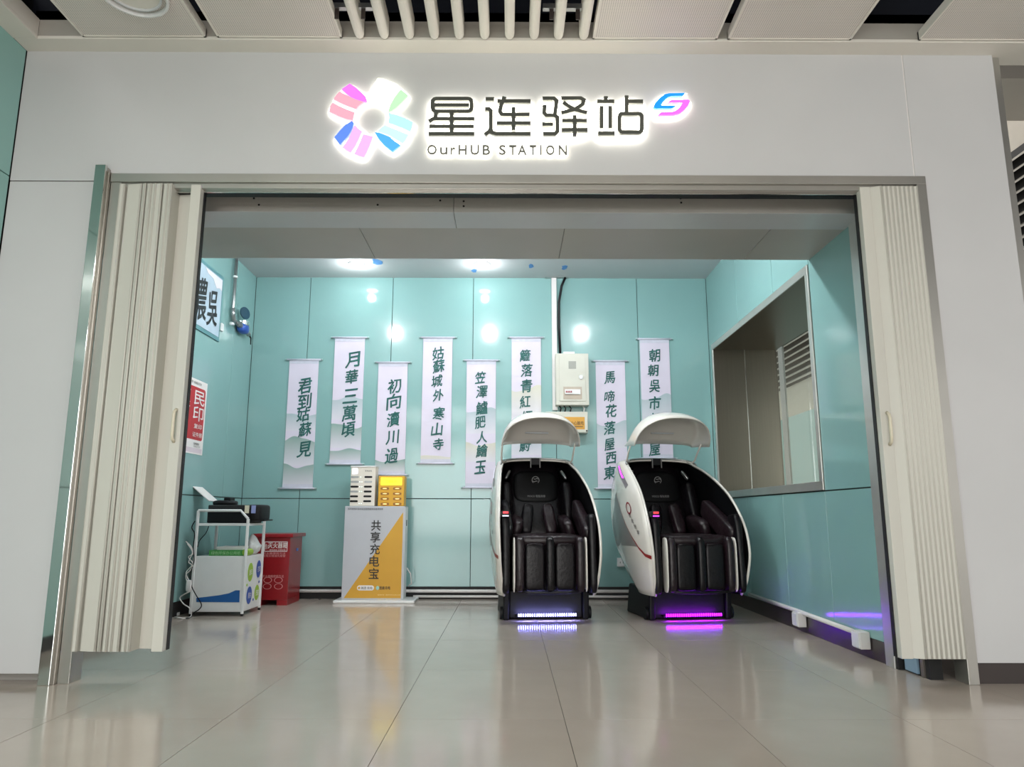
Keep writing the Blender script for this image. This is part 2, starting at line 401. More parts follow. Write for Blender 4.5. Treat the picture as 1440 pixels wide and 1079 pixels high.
# concourse ceiling: ledge with upstand, panels, round baffles
zu = at(700, 31, -0.12).z
yl = fl(700, 57, ZT).y
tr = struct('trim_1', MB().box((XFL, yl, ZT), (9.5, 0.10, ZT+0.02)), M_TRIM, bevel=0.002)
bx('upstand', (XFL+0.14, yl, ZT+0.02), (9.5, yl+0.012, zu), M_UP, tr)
tr2 = struct('trim_2', MB().box((XFL-0.02, -9, ZT), (XFL+0.14, yl-0.002, ZT+0.02)), M_TRIM, bevel=0.002)
bx('upstand', (XFL+0.128, -9, ZT+0.02), (XFL+0.14, yl-0.002, zu), M_TRIM, tr2)
struct('ceiling', MB().box((XFL-0.2, -14, ZT+1.0), (9.5, 0.1, ZT+1.1)), M_VOID)
ce = bpy.data.objects['ceiling']
struct('wall_ceiling_void', MB().box((XFL-0.2, 0.03, ZT+0.02), (9.5, 0.1, ZT+1.0)), M_VOID)
zp = ZT+0.012
def cpanel(u0, u1, extra=1):
    x0 = fl(u0, 55, zp).x; x1 = fl(u1, 55, zp).x
    for k in range(5):
        ya = yl-0.006-k*1.45; yb_ = ya-1.44
        if k == 0 and ya > yl: ya = yl
        o = bx('ceiling_panel', (x0+0.004, yb_, zp), (x1-0.004, ya, zp+0.012), M_PERF, ce)
        l = MB().box((x0, yb_, zp-0.004), (x0+0.012, ya, zp+0.05)).box((x1-0.012, yb_, zp-0.004), (x1, ya, zp+0.05)).box((x0, ya-0.010, zp-0.004), (x1, ya, zp+0.05))
        obj('panel_lip', l, M_TRIM, o)
for a, b in ((120, 292), (308, 482), (833, 1008), (1023, 1197), (1292, 1466)): cpanel(a, b)
bu = (506, 540.6, 576, 611, 646, 681.6, 716.7, 751, 785.4, 820.8)
zb = ZT-0.002
for u in bu:
    p = fl(u, 55, zb); w = 0.029
    prof = []
    for k in range(9):
        a = math.pi+math.pi*k/8; prof.append((math.cos(a)*w, math.sin(a)*w*0.8+w*0.8))
    prof += [(w, 0.12), (-w, 0.12)]
    mb = MB()
    n = len(prof)
    y1 = yl-0.012
    # rounded end
    ends = [(y1, 0.8), (y1-0.012, 0.95), (y1-0.03, 1.0), (-7.5, 1.0)]
    rows = [[Vector((p.x+q[0]*s_, y_, zb+q[1])) for q in prof+[prof[0]]] for (y_, s_) in ends]
    mb.grid(rows)
    mb.f.append(tuple(range(n)))
    b = obj('ceiling_baffle', mb, M_TRIM, smooth=False)
    tag(b, None, None); b.parent = ce
# suspension hardware in the void
for (u, v) in ((490, 12), (790, 13)):
    p = at(u, v, -0.3)
    h = thing('ceiling_hanger', 'galvanised hanger rail in the dark ceiling void %s' % ('above the left end of the white baffles' if u < 600 else 'above the right half of the white baffles'), 'hanger', (p.x, -0.3, p.z), 'hanger rails above the baffles')
    bx('rail', (p.x-0.11, -0.33, p.z-0.015), (p.x+0.14, -0.30, p.z+0.015), M_GALV, h)
    for dx in (-0.06, 0.09): bx('bracket', (p.x+dx-0.012, -0.32, p.z-0.08), (p.x+dx+0.012, -0.315, p.z-0.012), M_SKIRT, h)
    obj('rod', MB().tube([(p.x, -0.315, p.z), (p.x, -0.315, ZT+1.0)], 0.005), M_GALV, h)
# ring fitting on first ceiling panel
rc = fl(188, -12, zp)
rg = thing('ceiling_ring', 'white round ring fitting on the left perforated ceiling panel', 'ceiling fitting', (rc.x, rc.y, zp))
obj('outer_ring', MB().ring(rc+Vector((0, 0, -0.03)), (0, 0, 1), 0.17, 0.014, 0.03, 40), M_WHITE, rg, bevel=0.003)
obj('inner_ring', MB().ring(rc+Vector((0, 0, -0.018)), (0, 0, 1), 0.135, 0.012, 0.018, 40), M_CEIL, rg, bevel=0.003)
obj('cover', MB().disc(rc+Vector((0, 0, -0.006)), 0.13, (0, 0, 1), 0.006, 40), M_TRIM, rg)
# corridor beyond the right end of the facade
WX = 4.6
M_CW = mat('corridor_wall', (186, 180, 168), 0.5, var=0.04)
wd = struct('wall_right_corridor', MB().box((WX, 0.2, 0), (WX+0.1, 12, 5.2)), M_CW)
for k in range(12):
    bx('wall_panel', (WX-0.02, 0.3+k*0.95, 0.1), (WX, 0.3+k*0.95+0.945, 2.45), M_TEAL, wd, bevel=0.002)
struct('wall_corridor_end', MB().box((XER+0.06, 11.9, 0), (WX, 12.0, 5.2)), M_LOUVRE)
struct('ceiling_corridor', MB().box((XER+0.06, 0.12, 4.9), (WX, 12, 5.0)), M_LOUVRE)
XS = XER+0.056
struct('wall_store_side', MB().box((XS, 0.3, 0), (XS+0.02, YB, WZ0_)).box((XS, 0.3, WZ1_), (XS+0.02, YB, 4.9)).box((XS, 0.3, WZ0_), (XS+0.02, WY0_, WZ1_)).box((XS, WY1_, WZ0_), (XS+0.02, YB, WZ1_)), M_FASCIA)
lv = thing('wall_louvre', 'grey slatted air louvre on the corridor wall past the right edge of the shopfront', 'louvre', (WX, 0.5, 2))
for k in range(11):
    z = 3.02+k*0.105
    obj('louvre_slat', MB().prism([(WX-0.005, 0.35, z), (WX-0.07, 0.35, z-0.055), (WX-0.07, 0.35, z-0.045), (WX-0.005, 0.35, z+0.012)], (0, 11, 0)), M_LOUVRE, lv)
bx('louvre_back', (WX-0.005, 0.35, 2.95), (WX, 11.35, 4.15), M_DARK, lv)
struct('beam_corridor', MB().box((XS+0.03, 1.0, 4.15), (WX, 1.6, 4.4)), M_TRIM)
# ================================================================== DOOR FRAME
fr = thing('door_frame', 'grey aluminium door frame round the wide shop opening', 'door frame', (0, 0, 0))
def fz(v, y=0): return at(700, v, y).z
ztop = fz(245.5, -0.02); zm = fz(257, -0.02)
xl0 = at(85, 956, -0.01).x; xr1 = at(1377, 966, -0.02).x
xl0 = -2.345; xr1 = 2.455
bx('header_bar', (xl0, -0.02, zm), (xr1, 0.03, ztop), M_FRAME, fr, bevel=0.002)
bx('track_cover', (xl0+0.06, 0.0, fz(266)), (xr1-0.06, 0.03, zm), M_FRAME, fr, bevel=0.002)
bx('track', (xl0+0.06, 0.03, fz(268)-0.002), (xr1-0.06, 0.10, fz(268)+0.04), M_DARK, fr)
bx('track_lip', (xl0+0.06, 0.028, fz(268)-0.006), (xr1-0.06, 0.034, fz(266)), M_CHROME, fr)
bx('jamb', (xl0, -0.01, 0.0), (xl0+0.06, 0.10, zm), M_FRAME, fr, bevel=0.002)
bx('jamb', (xr1-0.056, -0.02, 0.0), (xr1, 0.10, zm), M_FRAME, fr, bevel=0.002)
# stainless cladding post on the left, taller than the frame
zp0 = fz(236, -0.03)
pst = thing('steel_post', 'tall polished steel cladding post left of the folding door', 'post', (-2.5, 0, 0))
xa = at(56, 962, -0.03).x; xb = at(73, 962, -0.03).x
bx('face_plate', (xa, -0.055, 0), (xb, -0.035, zp0), M_MIRROR, pst, bevel=0.003)
bx('side_plate', (xa+0.02, -0.035, 0), (xb+0.0, 0.0, zp0-0.01), M_STEEL, pst)
bx('return_plate', (xb-0.004, -0.034, 0), (xl0-0.002, -0.006, zp0-0.03), M_STEEL, pst, bevel=0.002)
# ---- folding doors
def fold(name, label, pts, z0, z1, y0, endbox, handle, side):
    t = thing(name, label, 'folding door', (pts[0][0], y0, 0), 'folding shop doors')
    for (a, b) in zip(pts[:-1], pts[1:]):
        A = Vector((a[0], y0+a[1], z0)); B = Vector((b[0], y0+b[1], z0)); d = (B-A).normalized(); n = Vector((-d.y, d.x, 0))*0.005
        obj('fold_panel', MB().prism([A+n, B+n, B-n, A-n], (0, 0, z1-z0)), M_PVC, t)
        obj('hinge_bead', MB().tube([B-Vector((0, 0, 0)), B+Vector((0, 0, z1-z0))], 0.0065, 8), M_PVC, t, smooth=True)
    (ex0, ex1, ey0, ey1) = endbox
    e = bx('end_post', (ex0, y0+ey0, z0-0.002), (ex1, y0+ey1, z1), M_PVC, t, bevel=0.003)
    bx('rubber_seal', (ex1 if side < 0 else ex0-0.005, y0+ey1-0.035, z0), (ex1+0.005 if side < 0 else ex0, y0+ey1-0.004, z1), M_DARK, t)
    hx, hz = handle
    yy = y0+ey0
    hp = [(hx, yy, hz+0.09), (hx, yy-0.022, hz+0.075), (hx, yy-0.028, hz+0.05), (hx, yy-0.028, hz-0.05), (hx, yy-0.022, hz-0.075), (hx, yy, hz-0.09)]
    obj('handle', MB().tube(hp, 0.009, 8), M_PVCE, t, smooth=True)
    return t
k = 0.003768; ub = lambda u: at(u, 915, 0.03).x
zd0 = fz(915, 0.03); zd1 = fz(262, 0.0)
fr_u = [117, 140]
L = [(ub(106), 0.06), (ub(107), -0.045), (ub(113), -0.045), (ub(115), 0.03), (ub(118), -0.035), (ub(140), -0.05)]
zz = []
for (ua, ub_) in ((144, 147), (151, 156), (158.5, 163), (164.5, 172.5), (177, 182.5), (184, 188)):
    zz += [(ua-0.4, 0.045), (ua, -0.05), (ub_, -0.055), (ub_+0.4, 0.045)]
L += [(ub(u), y) for u, y in zz]+[(ub(212), 0.035), (ub(218), 0.02)]
fold('folding_door', 'bunched ivory concertina folding door at the left of the opening', L, zd0, zd1, 0.035,
     (ub(217), ub(232.5), -0.045, 0.035), (ub(225)-0.003, fz(600, 0.0)), -1)
ub2 = lambda u: at(u, 924, 0.03).x
L = [(ub2(1279), -0.03), (ub2(1294), -0.055)]
u = 1297.0
while u < 1347:
    L += [(ub2(u), 0.05), (ub2(u+0.4), -0.05), (ub2(u+5.3), -0.052), (ub2(u+5.8), 0.05)]; u += 6.9
zr0 = fz(924, 0.03)
fold('folding_door', 'bunched ivory concertina folding door at the right of the opening', L, zr0, zd1, 0.035,
     (ub2(1263), ub2(1279), -0.045, 0.035), (ub2(1273), fz(602, 0.0)), 1)
# right jamb lining behind the doors: steel post, lower blue board, dark gaps
sp = thing('steel_jamb_post', 'slim polished steel post where the right teal wall meets the opening', 'post', (XRW, YP, 0))
bx('post_body', (XRW-0.012, YP, 0), (XRW+0.02, yP1, ZS), mat('jamb_steel', (196, 196, 192), 0.28, 0.55, var=0.05, scale=5), sp, bevel=0.002)
bx('post_edge', (XRW-0.004, YP-0.03, 0), (XRW+0.03, YP, ZS), M_DARK, sp)
rj = struct('wall_jamb_right', MB().box((XRW+0.03, 0.10, 0), (XRW+0.10, YP+0.02, ZS)), M_DARK)
bp = lambda x, y: (x, y)
mb = MB().prism([(XRW+0.012, YP-0.04, 0.004), (2.31, 0.19, 0.004), (2.33, 0.20, 0.004), (XRW+0.03, YP-0.03, 0.004)], (0, 0, 2.6))
bx('jamb_board', (XRW+0.016, 0.20, 0.01), (XRW+0.03, YP-0.06, ZS), mat('blue_grey_board', (140, 168, 190), 0.3, var=0.03, coat=0.2), rj)
bx('jamb_channel', (XRW+0.02, 0.14, 0), (XRW+0.03, 0.17, ZS), M_STEEL, rj)
bx('jamb_channel', (XRW+0.05, 0.102, 0), (XRW+0.09, 0.12, ZS), M_STEEL, rj)
# ================================================================== WINDOW RECESS
RX = XRW+0.70
win = struct('window_1', MB().box((XRW-0.012, WY0-0.00, WZ1-0.065), (XRW+0.0, WY1, WZ1)).box((XRW-0.012, WY0, WZ0), (XRW, WY1, WZ0+0.065))
             .box((XRW-0.012, WY0, WZ0+0.065), (XRW, WY0+0.055, WZ1-0.055)).box((XRW-0.012, WY1-0.05, WZ0+0.065), (XRW, WY1, WZ1-0.055)), mat('window_steel', (186, 184, 178), 0.3, 0.6, var=0.05, scale=5), bevel=0.003)
win.name = 'window_1'
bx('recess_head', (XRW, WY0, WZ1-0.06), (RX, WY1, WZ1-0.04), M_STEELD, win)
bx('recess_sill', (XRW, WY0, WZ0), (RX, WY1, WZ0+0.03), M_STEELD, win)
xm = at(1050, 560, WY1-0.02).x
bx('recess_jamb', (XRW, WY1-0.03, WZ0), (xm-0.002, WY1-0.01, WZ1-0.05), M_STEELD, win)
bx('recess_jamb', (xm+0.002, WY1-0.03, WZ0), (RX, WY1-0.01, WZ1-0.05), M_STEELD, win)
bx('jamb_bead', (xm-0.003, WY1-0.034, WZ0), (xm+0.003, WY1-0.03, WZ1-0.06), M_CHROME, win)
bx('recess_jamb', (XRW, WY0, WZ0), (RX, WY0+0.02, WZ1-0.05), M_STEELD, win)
bx('glass_pane', (RX-0.02, WY0+0.02, WZ0+0.03), (RX-0.008, WY1-0.03, WZ1-0.06), M_GLASS, win)

# ================================================================== DOWNLIGHTS
GLOW = emat('lamp_glow', (255, 250, 244), 26)
i = 0
lamps = [(at(500, 371, 3.2).x, fl(500, 371, ZC).y, 'over the left scrolls near the back wall'), (0, 0, 0)]
lp = [(fl(501, 371, ZC), 'white recessed downlight in the room ceiling, left of the two at the back'),
      (fl(678, 371, ZC), 'white recessed downlight in the room ceiling, right of the two at the back')]
for x, w in ((-1.63, 'left'), (-0.28, 'middle'), (1.03, 'right')):
    lp.append((Vector((x, 1.72, ZC)), 'front recessed downlight hidden above the soffit, %s of three, mirrored in the teal panels' % w))
for p, lab in lp:
    t = thing('downlight', lab, 'ceiling light', (p.x, p.y, ZC), 'recessed downlights')
    obj('bezel', MB().ring((p.x, p.y, ZC-0.012), (0, 0, 1), 0.075, 0.02, 0.012, 28), M_WHITE, t, bevel=0.003)
    obj('diffuser', MB().disc((p.x, p.y, ZC-0.007), 0.062, (0, 0, 1), 0.006, 24), GLOW, t)
    l = bpy.data.lights.new('downlight_lamp', 'POINT'); l.energy = LAMP_P*(0.09 if p.y > 2.3 else 0.80); l.shadow_soft_size = 0.045; l.color = (0.94, 0.98, 1.0)
    o = bpy.data.objects.new('downlight_lamp', l); C.objects.link(o); o.location = (0, 0, -0.10); o.parent = t
for (u, v, r_) in ((530, 368, 1.0), (667, 381, 0.6), (747, 374, 0.6), (794, 376, 0.7)):
    p = fl(u, v, ZC-0.001); random.seed(int(u))
    pts = [p+Vector((math.cos(a)*0.05*r_*random.uniform(.6, 1.3), math.sin(a)*0.11*r_*random.uniform(.6, 1.3), 0)) for a in [2*math.pi*k/12 for k in range(12)]]
    t = obj('tape_patch', MB().prism(pts, (0, 0, -0.0015)), M_TAPE)
    tag(t, 'blue tape patch on the room ceiling, %s' % {530: 'beside the left downlight', 667: 'just below the right downlight', 747: 'right of the right downlight', 794: 'above the cable duct, rightmost'}[u], 'tape', 'blue tape patches on the ceiling')
# ================================================================== SIGN
def stroke(mb, pts, w, y, t, closed=False):
    """thick polyline in the facade plane, pts = (x, z)"""
    n = len(pts); L_ = []; R_ = []
    P = [Vector((p[0], p[1])) for p in pts]
    for i, p in enumerate(P):
        if closed: a = P[(i-1) % n]; b = P[(i+1) % n]
        else: a = P[max(i-1, 0)]; b = P[min(i+1, n-1)]
        d1 = (p-a).normalized() if (p-a).length > 1e-6 else (b-p).normalized()
        d2 = (b-p).normalized() if (b-p).length > 1e-6 else d1
        n1 = Vector((-d1.y, d1.x)); n2 = Vector((-d2.y, d2.x)); m_ = (n1+n2); m_ = m_.normalized() if m_.length > 1e-6 else n1
        k_ = (w/2)/max(0.5, m_.dot(n1)); L_.append(p+m_*k_); R_.append(p-m_*k_)
    rng = range(n) if closed else range(n-1)
    for i in rng:
        j = (i+1) % n
        q = [L_[i], L_[j], R_[j], R_[i]]
        mb.prism([(v.x, y, v.y) for v in q], (0, t, 0))
def fac(u, v, y=-0.05): p = at(u, v, y); return (p.x, p.z)
def Z3(X, Y): return fac(590+X*0.13194, 115+Y*0.13194)
def Z4(X, Y): return fac(770+X*0.14583, 115+Y*0.14583)
M_SIGNK = mat('sign_letter_metal', (96, 98, 92), 0.3, 0.4, var=0.05)
HALO = emat('sign_halo_light', (255, 251, 238), 6.0)
def rr(x0, y0, x1, y1, r, Z):
    pts = []
    for (cx, cy, a0) in ((x1-r, y1-r, 0), (x0+r, y1-r, 90), (x0+r, y0+r, 180), (x1-r, y0+r, 270)):
        for k in range(4):
            a = R(a0+30*k); pts.append(Z(cx+r*math.cos(a), cy+r*math.sin(a)))
    return pts
chars = {
 'xing': [('c', rr(138, 180, 555, 315, 40, Z3)), ('o', [Z3(160, 248), Z3(530, 248)]), ('o', [Z3(342, 315), Z3(342, 560)]),
          ('o', [Z3(180, 318), Z3(168, 385), Z3(103, 425)]), ('o', [Z3(165, 397), Z3(585, 397)]), ('o', [Z3(105, 478), Z3(578, 478)]), ('o', [Z3(98, 557), Z3(585, 557)])],
 'lian': [('o', [Z3(705, 183), Z3(795, 183)]), ('o', [Z3(830, 207), Z3(1183, 207)]), ('o', [Z3(905, 160), Z3(870, 250), Z3(855, 315), Z3(875, 347), Z3(910, 350), Z3(1172, 350)]),
          ('o', [Z3(1002, 270), Z3(1002, 517)]), ('o', [Z3(822, 443), Z3(1183, 443)]),
          ('o', [Z3(700, 292), Z3(740, 294), Z3(760, 315), Z3(760, 495), Z3(745, 530), Z3(700, 568)]), ('o', [Z3(755, 505), Z3(775, 545), Z3(815, 557), Z3(1183, 557)])],
 'yi': [('o', [Z4(-49, 160), Z4(60, 160), Z4(88, 185), Z4(70, 315)]), ('o', [Z4(-28, 222), Z4(-33, 300), Z4(-10, 325), Z4(70, 325), Z4(95, 345), Z4(95, 480), Z4(70, 502), Z4(-42, 502)]), ('o', [Z4(-53, 410), Z4(55, 410)]),
        ('o', [Z4(132, 160), Z4(320, 160), Z4(350, 178), Z4(340, 215), Z4(262, 270), Z4(132, 302)]), ('o', [Z4(150, 200), Z4(200, 235), Z4(262, 270), Z4(380, 302)]),
        ('o', [Z4(262, 325), Z4(262, 520)]), ('o', [Z4(140, 377), Z4(378, 377)]), ('o', [Z4(135, 467), Z4(385, 467)])],
 'zhan': [('o', [Z4(562, 140), Z4(562, 190)]), ('o', [Z4(480, 190), Z4(643, 190)]), ('o', [Z4(520, 235), Z4(520, 450)]), ('o', [Z4(605, 235), Z4(605, 450)]), ('o', [Z4(487, 498), Z4(648, 498)]),
          ('o', [Z4(762, 135), Z4(762, 310)]), ('o', [Z4(762, 192), Z4(920, 192)]), ('c', rr(693, 312, 908, 490, 30, Z4))]}
pc = at(755, 165, 0)
sg = thing('sign_lettering', 'large back-lit dark Chinese characters on the fascia', 'sign', (pc.x, 0, pc.z))
SW = 0.0235
for nm, st in chars.items():
    mb = MB(); mh = MB()
    for kk, (ty, pts) in enumerate(st):
        dy = 0.0006*kk
        stroke(mb, pts, SW, -0.052-dy, 0.022, ty == 'c'); stroke(mh, pts, SW+0.0170, -0.026-dy, 0.018, ty == 'c')
    ch = obj('sign_character', mb, M_SIGNK, sg)
    tag(obj('halo_plate', mh, HALO, ch), 'glowing white acrylic edge')
M_SIGNG = mat('sign_letter_grey', (112, 112, 108), 0.4, 0.2, var=0.03)
latin = thing('latin_sign_lettering', 'small thin letters OurHUB STATION under the large characters', 'sign', tuple(at(700, 211, 0)))
x_a = at(601, 211, -0.03).x; x_b = at(799, 211, -0.03).x
letters = [('O', 601, 614), ('u', 619, 629), ('r', 634, 640), ('H', 645, 656), ('U', 662, 673.5), ('B', 679, 689), ('S', 702, 711), ('T', 716, 726), ('A', 728.5, 740), ('T', 745, 754), ('I', 759.7, 761.5), ('O', 768, 779.5), ('N', 786, 797)]
zb_ = at(700, 217.5, -0.03).z; zt_ = at(700, 204.5, -0.03).z
for c_, a, b in letters:
    xa_ = at(a, 211, -0.03).x; xb2 = at(b, 211, -0.03).x
    h = (zt_-zb_)*(0.72 if c_ in 'ur' else 1)
    cc = Vector(((xa_+xb2)/2, -0.03, zb_+h/2))
    lo = text('sign_letter', c_, cc, XR, ZU, h, M_SIGNG, latin, w=(xb2-xa_), depth=0.003, bold=0.015, bn=4)
    md = lo.modifiers.new('s', 'SOLIDIFY'); md.thickness = 0.008
    hp = text('halo_plate', c_, cc+Vector((0, 0.012, 0)), XR, ZU, h, emat('sign_halo_soft', (255, 252, 236), 2.0), lo, w=(xb2-xa_), depth=0.003, bold=0.13*(1 if h > 0.05 else 1.2), bn=12)
    md = hp.modifiers.new('s', 'SOLIDIFY'); md.thickness = 0.008
# emblem
def Z2(X, Y, y=-0.04): p = at(460+X*0.12048, 100+Y*0.12048, y); return p
em = thing('sign_emblem', 'round glowing emblem of twelve coloured petals left of the characters', 'sign', tuple(at(521, 165, 0)))
petals = [
 ((255, 130, 255), 0.92, [(168, 212), (262, 145), (340, 195), (400, 245), (450, 300), (466, 345), (440, 357), (370, 340), (275, 300), (220, 260)]),
 ((255, 178, 196), 0.92, [(75, 328), (105, 280), (145, 238), (230, 280), (320, 325), (425, 358), (375, 395), (338, 445), (240, 410), (150, 370)]),
 ((255, 178, 196), 0.92, [(22, 470), (35, 415), (62, 366), (150, 410), (240, 450), (322, 478), (308, 525), (300, 575), (220, 558), (120, 520)]),
 ((98, 145, 255), 0.92, [(82, 772), (160, 680), (220, 620), (285, 582), (312, 598), (300, 650), (275, 705), (245, 755), (205, 800), (150, 862)]),
 ((250, 190, 255), 0.92, [(178, 888), (225, 825), (270, 745), (305, 660), (325, 622), (360, 668), (408, 700), (370, 790), (325, 880), (275, 953), (225, 925)]),
 ((250, 190, 255), 0.92, [(315, 965), (355, 890), (390, 810), (420, 735), (470, 748), (535, 765), (500, 860), (460, 950), (428, 1004), (370, 990)]),
 ((84, 184, 255), 0.92, [(556, 718), (590, 714), (650, 735), (735, 770), (790, 818), (858, 862), (760, 938), (670, 868), (600, 790)]),
 ((205, 246, 255), 0.98, [(590, 702), (640, 655), (680, 632), (770, 670), (860, 705), (948, 742), (920, 800), (880, 845), (800, 795), (720, 745), (650, 722)]),
 ((190, 240, 252), 0.96, [(712, 600), (722, 545), (716, 486), (800, 508), (900, 545), (1000, 596), (992, 650), (970, 705), (880, 665), (790, 630)]),
 ((198, 250, 196), 0.95, [(710, 478), (740, 390), (785, 310), (830, 250), (862, 212), (905, 248), (945, 282), (880, 355), (810, 420), (750, 465)]),
 ((250, 255, 225), 1.5, [(615, 345), (660, 250), (700, 170), (728, 122), (790, 145), (855, 205), (800, 275), (750, 350), (708, 440), (665, 390)]),
 ((250, 255, 225), 1.5, [(478, 345), (500, 260), (535, 170), (590, 80), (650, 85), (705, 110), (660, 190), (625, 270), (595, 340), (540, 328)])]
for q, (col, st, pts) in enumerate(petals):
    P = [Z2(*p) for p in pts]
    pe = obj('emblem_petal', MB().prism(P, (0, 0.02, 0)), emat('petal_light_%d' % (q if q not in (2, 5, 11) else q-1), col, st, (10, 10, 10)), em)
    c = sum((p for p in P), Vector())/len(P)
    P2 = [c+(p-c)*1.0+(p-c).normalized()*0.010+Vector((0, 0.021, 0)) for p in P]
    obj('halo_plate', MB().prism(P2, (0, 0.012, 0)), emat('emblem_halo', (255, 252, 240), 4.0), pe)
# double swirl logo
sw = thing('sign_swirl', 'small blue and pink interlocking swirl logo right of the characters', 'sign', tuple(at(945, 145, 0)))
blue = [(1330, 98), (1305, 127), (1200, 128), (1160, 140), (1120, 180), (1097, 212), (1110, 220), (1245, 220), (1205, 247), (1045, 248), (1024, 232), (1040, 195), (1085, 145), (1130, 112), (1180, 100)]
pink = [(1068, 312), (1098, 283), (1200, 282), (1240, 270), (1275, 240), (1305, 198), (1295, 190), (1162, 190), (1200, 163), (1360, 163), (1380, 178), (1365, 215), (1325, 262), (1280, 295), (1220, 310)]
for pts, col in ((blue, (10, 125, 250)), (pink, (250, 90, 215))):
    P = [Vector((Z4(*p)[0], -0.04, Z4(*p)[1])) for p in pts]
    s_ = obj('swirl_band', MB().prism(P, (0, 0.02, 0)), emat('swirl_%d' % col[0], col, 0.9), sw)
    mb = MB(); stroke(mb, [(p.x, p.z) for p in P], 0.022, -0.019, 0.010, True)
    obj('halo_plate', mb, emat('emblem_halo', (255, 252, 240), 4.0), s_)
# ================================================================== SCROLLS
def scroll(u, v0, v1, w_px, txt, cv, label, hills, size=22, skew=0.0):
    """u, v0 = centre top; chars centred at cv (v, one per character)"""
    y = YB-0.012
    a = at(u, v0, y); b = at(u, v1, y); cx = (a.x)
    wd = (at(u+w_px/2, v0, y)-at(u-w_px/2, v0, y)).x
    t = thing('hanging_scroll', label, 'scroll', (cx, YB, b.z), 'calligraphy scrolls on the back wall')
    sheet_ = bx('silk_sheet', (cx-wd/2, y-0.001, b.z), (cx+wd/2, y+0.003, a.z), M_SILK, t)
    bx('silk_border', (cx-wd/2-0.001, y-0.003, a.z-0.045), (cx+wd/2+0.001, y-0.001, a.z), M_SILKE, t)
    bx('silk_border', (cx-wd/2-0.001, y-0.003, b.z), (cx+wd/2+0.001, y-0.001, b.z+0.045), M_SILKE, t)
    for z in (a.z, b.z):
        r_ = obj('rod', MB().tube([(cx-wd/2-0.035, y-0.006, z), (cx+wd/2+0.035, y-0.006, z)], 0.010, 10), M_SILKE, t, smooth=True)
        for s_ in (-1, 1):
            obj('rod_knob', MB().tube([(cx+s_*(wd/2+0.025), y-0.006, z), (cx+s_*(wd/2+0.045), y-0.006, z)], 0.012, 10), M_ROD, r_)
    for q, (h0, h1, m_) in enumerate(hills):
        # painted range: ridge at v=h0 fading to v=h1
        z1 = at(u, h0, y).z; z0 = at(u, h1, y).z; n = 14; rng = random.Random(int(u)+q*7)
        ph = rng.uniform(0, 6); top = []
        for k_ in range(n+1):
            f = k_/n; hgt = (0.55+0.45*math.sin(ph+f*5.0))*0.8+0.2*math.sin(ph*3+f*11)*0.5
            top.append(Vector((cx-wd/2+wd*f, y-0.0015-0.0004*q, z1-(1-hgt)*0.35*(z1-z0)*0.7)))
        P = [Vector((cx-wd/2, y-0.0015-0.0004*q, z0)), Vector((cx+wd/2, y-0.0015-0.0004*q, z0))]+list(reversed(top))
        mb = MB(); 
        for k_ in range(n):
            A = top[k_]; B = top[k_+1]
            mb.add([(A.x, A.y, z0), (B.x, B.y, z0), tuple(B), tuple(A)], [(0, 1, 2, 3)])
        obj('painted_hills', mb, m_, t)
    for k_, (c_, v) in enumerate(zip(txt, cv)):
        if v is None: continue
        off = math.sin(u+k_*2.1)*1.5 if not skew else 0
        p = at(u+skew*(v-(v0+v1)/2)+off, v, y-0.004)
        hh = (at(u, v-size*0.5, y)-at(u, v+size*0.5, y)).z*(0.92+0.06*math.sin(k_*1.7+u))
        text('character', c_, p, XR, (0.06, 0, 1), hh, M_INK, t, w=hh*0.86 if c_ not in '三' else hh*1.0, rot=0.04*math.sin(k_+u), jit=0.022, bold=0.021, bn=4, rise=0.13)
    return t
S = M_HILL; S2 = M_HILL2; S3 = M_HILL3
e = lambda a, b, n: [a+(b-a)*k/(n-1) for k in range(n)]
scroll(428, 506, 687, 41, '君到姑蘇見', [543, 565, 583, 604, 632], 'calligraphy scroll reading 君到姑蘇見, leftmost, ink hills at its foot', [(580, 606, S2), (612, 655, S), (650, 686, S)])
scroll(492.5, 475, 653, 42, '月華三萬頃', [506, 530, 557, 581, 604], 'calligraphy scroll reading 月華三萬頃, hung high, second from the left', [(556, 590, S2), (594, 630, S), (630, 652, S)], skew=-0.06)
scroll(553, 510, 668, 41, '初向瀆川過', [543, 565, 590, 615, 641], 'calligraphy scroll reading 初向瀆川過, behind the power bank rental stand', [(645, 667, S)], skew=-0.04)
scroll(616, 475, 652, 41, '姑蘇城外寒山寺', [497, 515, 536, 556, 582, 604, 625], 'calligraphy scroll reading 姑蘇城外寒山寺, hung high, fourth from the left', [(640, 652, S3)], size=18.5)
scroll(677, 507, 686, 41, '笠澤鱸肥人鱠玉', [531, 551, 574, 594, 615, 634, 657], 'calligraphy scroll reading 笠澤鱸肥人鱠玉, left of the left massage chair', [(572, 610, S2), (620, 650, S3)], size=18.5)
scroll(740, 475, 652, 41, '籬落青紅經霜蔚', [500, 521, 543, 565, 586, 606, 626], 'calligraphy scroll beginning 籬落青紅, behind the canopy of the left chair', [(540, 590, S3), (600, 640, S2)], size=18.5)
scroll(858, 508, 687, 41, '馬啼花落屋西東', [531, 558, 578, 602, 625, 644, 665], 'calligraphy scroll reading 馬啼花落屋西東, between the two massage chairs', [(590, 630, S2)], size=18.5)
scroll(920, 477, 645, 41, '朝朝吳市人家屋', [500, 521, 543, 567, 590, 612, 632], 'calligraphy scroll beginning 朝朝吳市, behind the canopy of the right chair', [(552, 600, S2)], size=18.5)
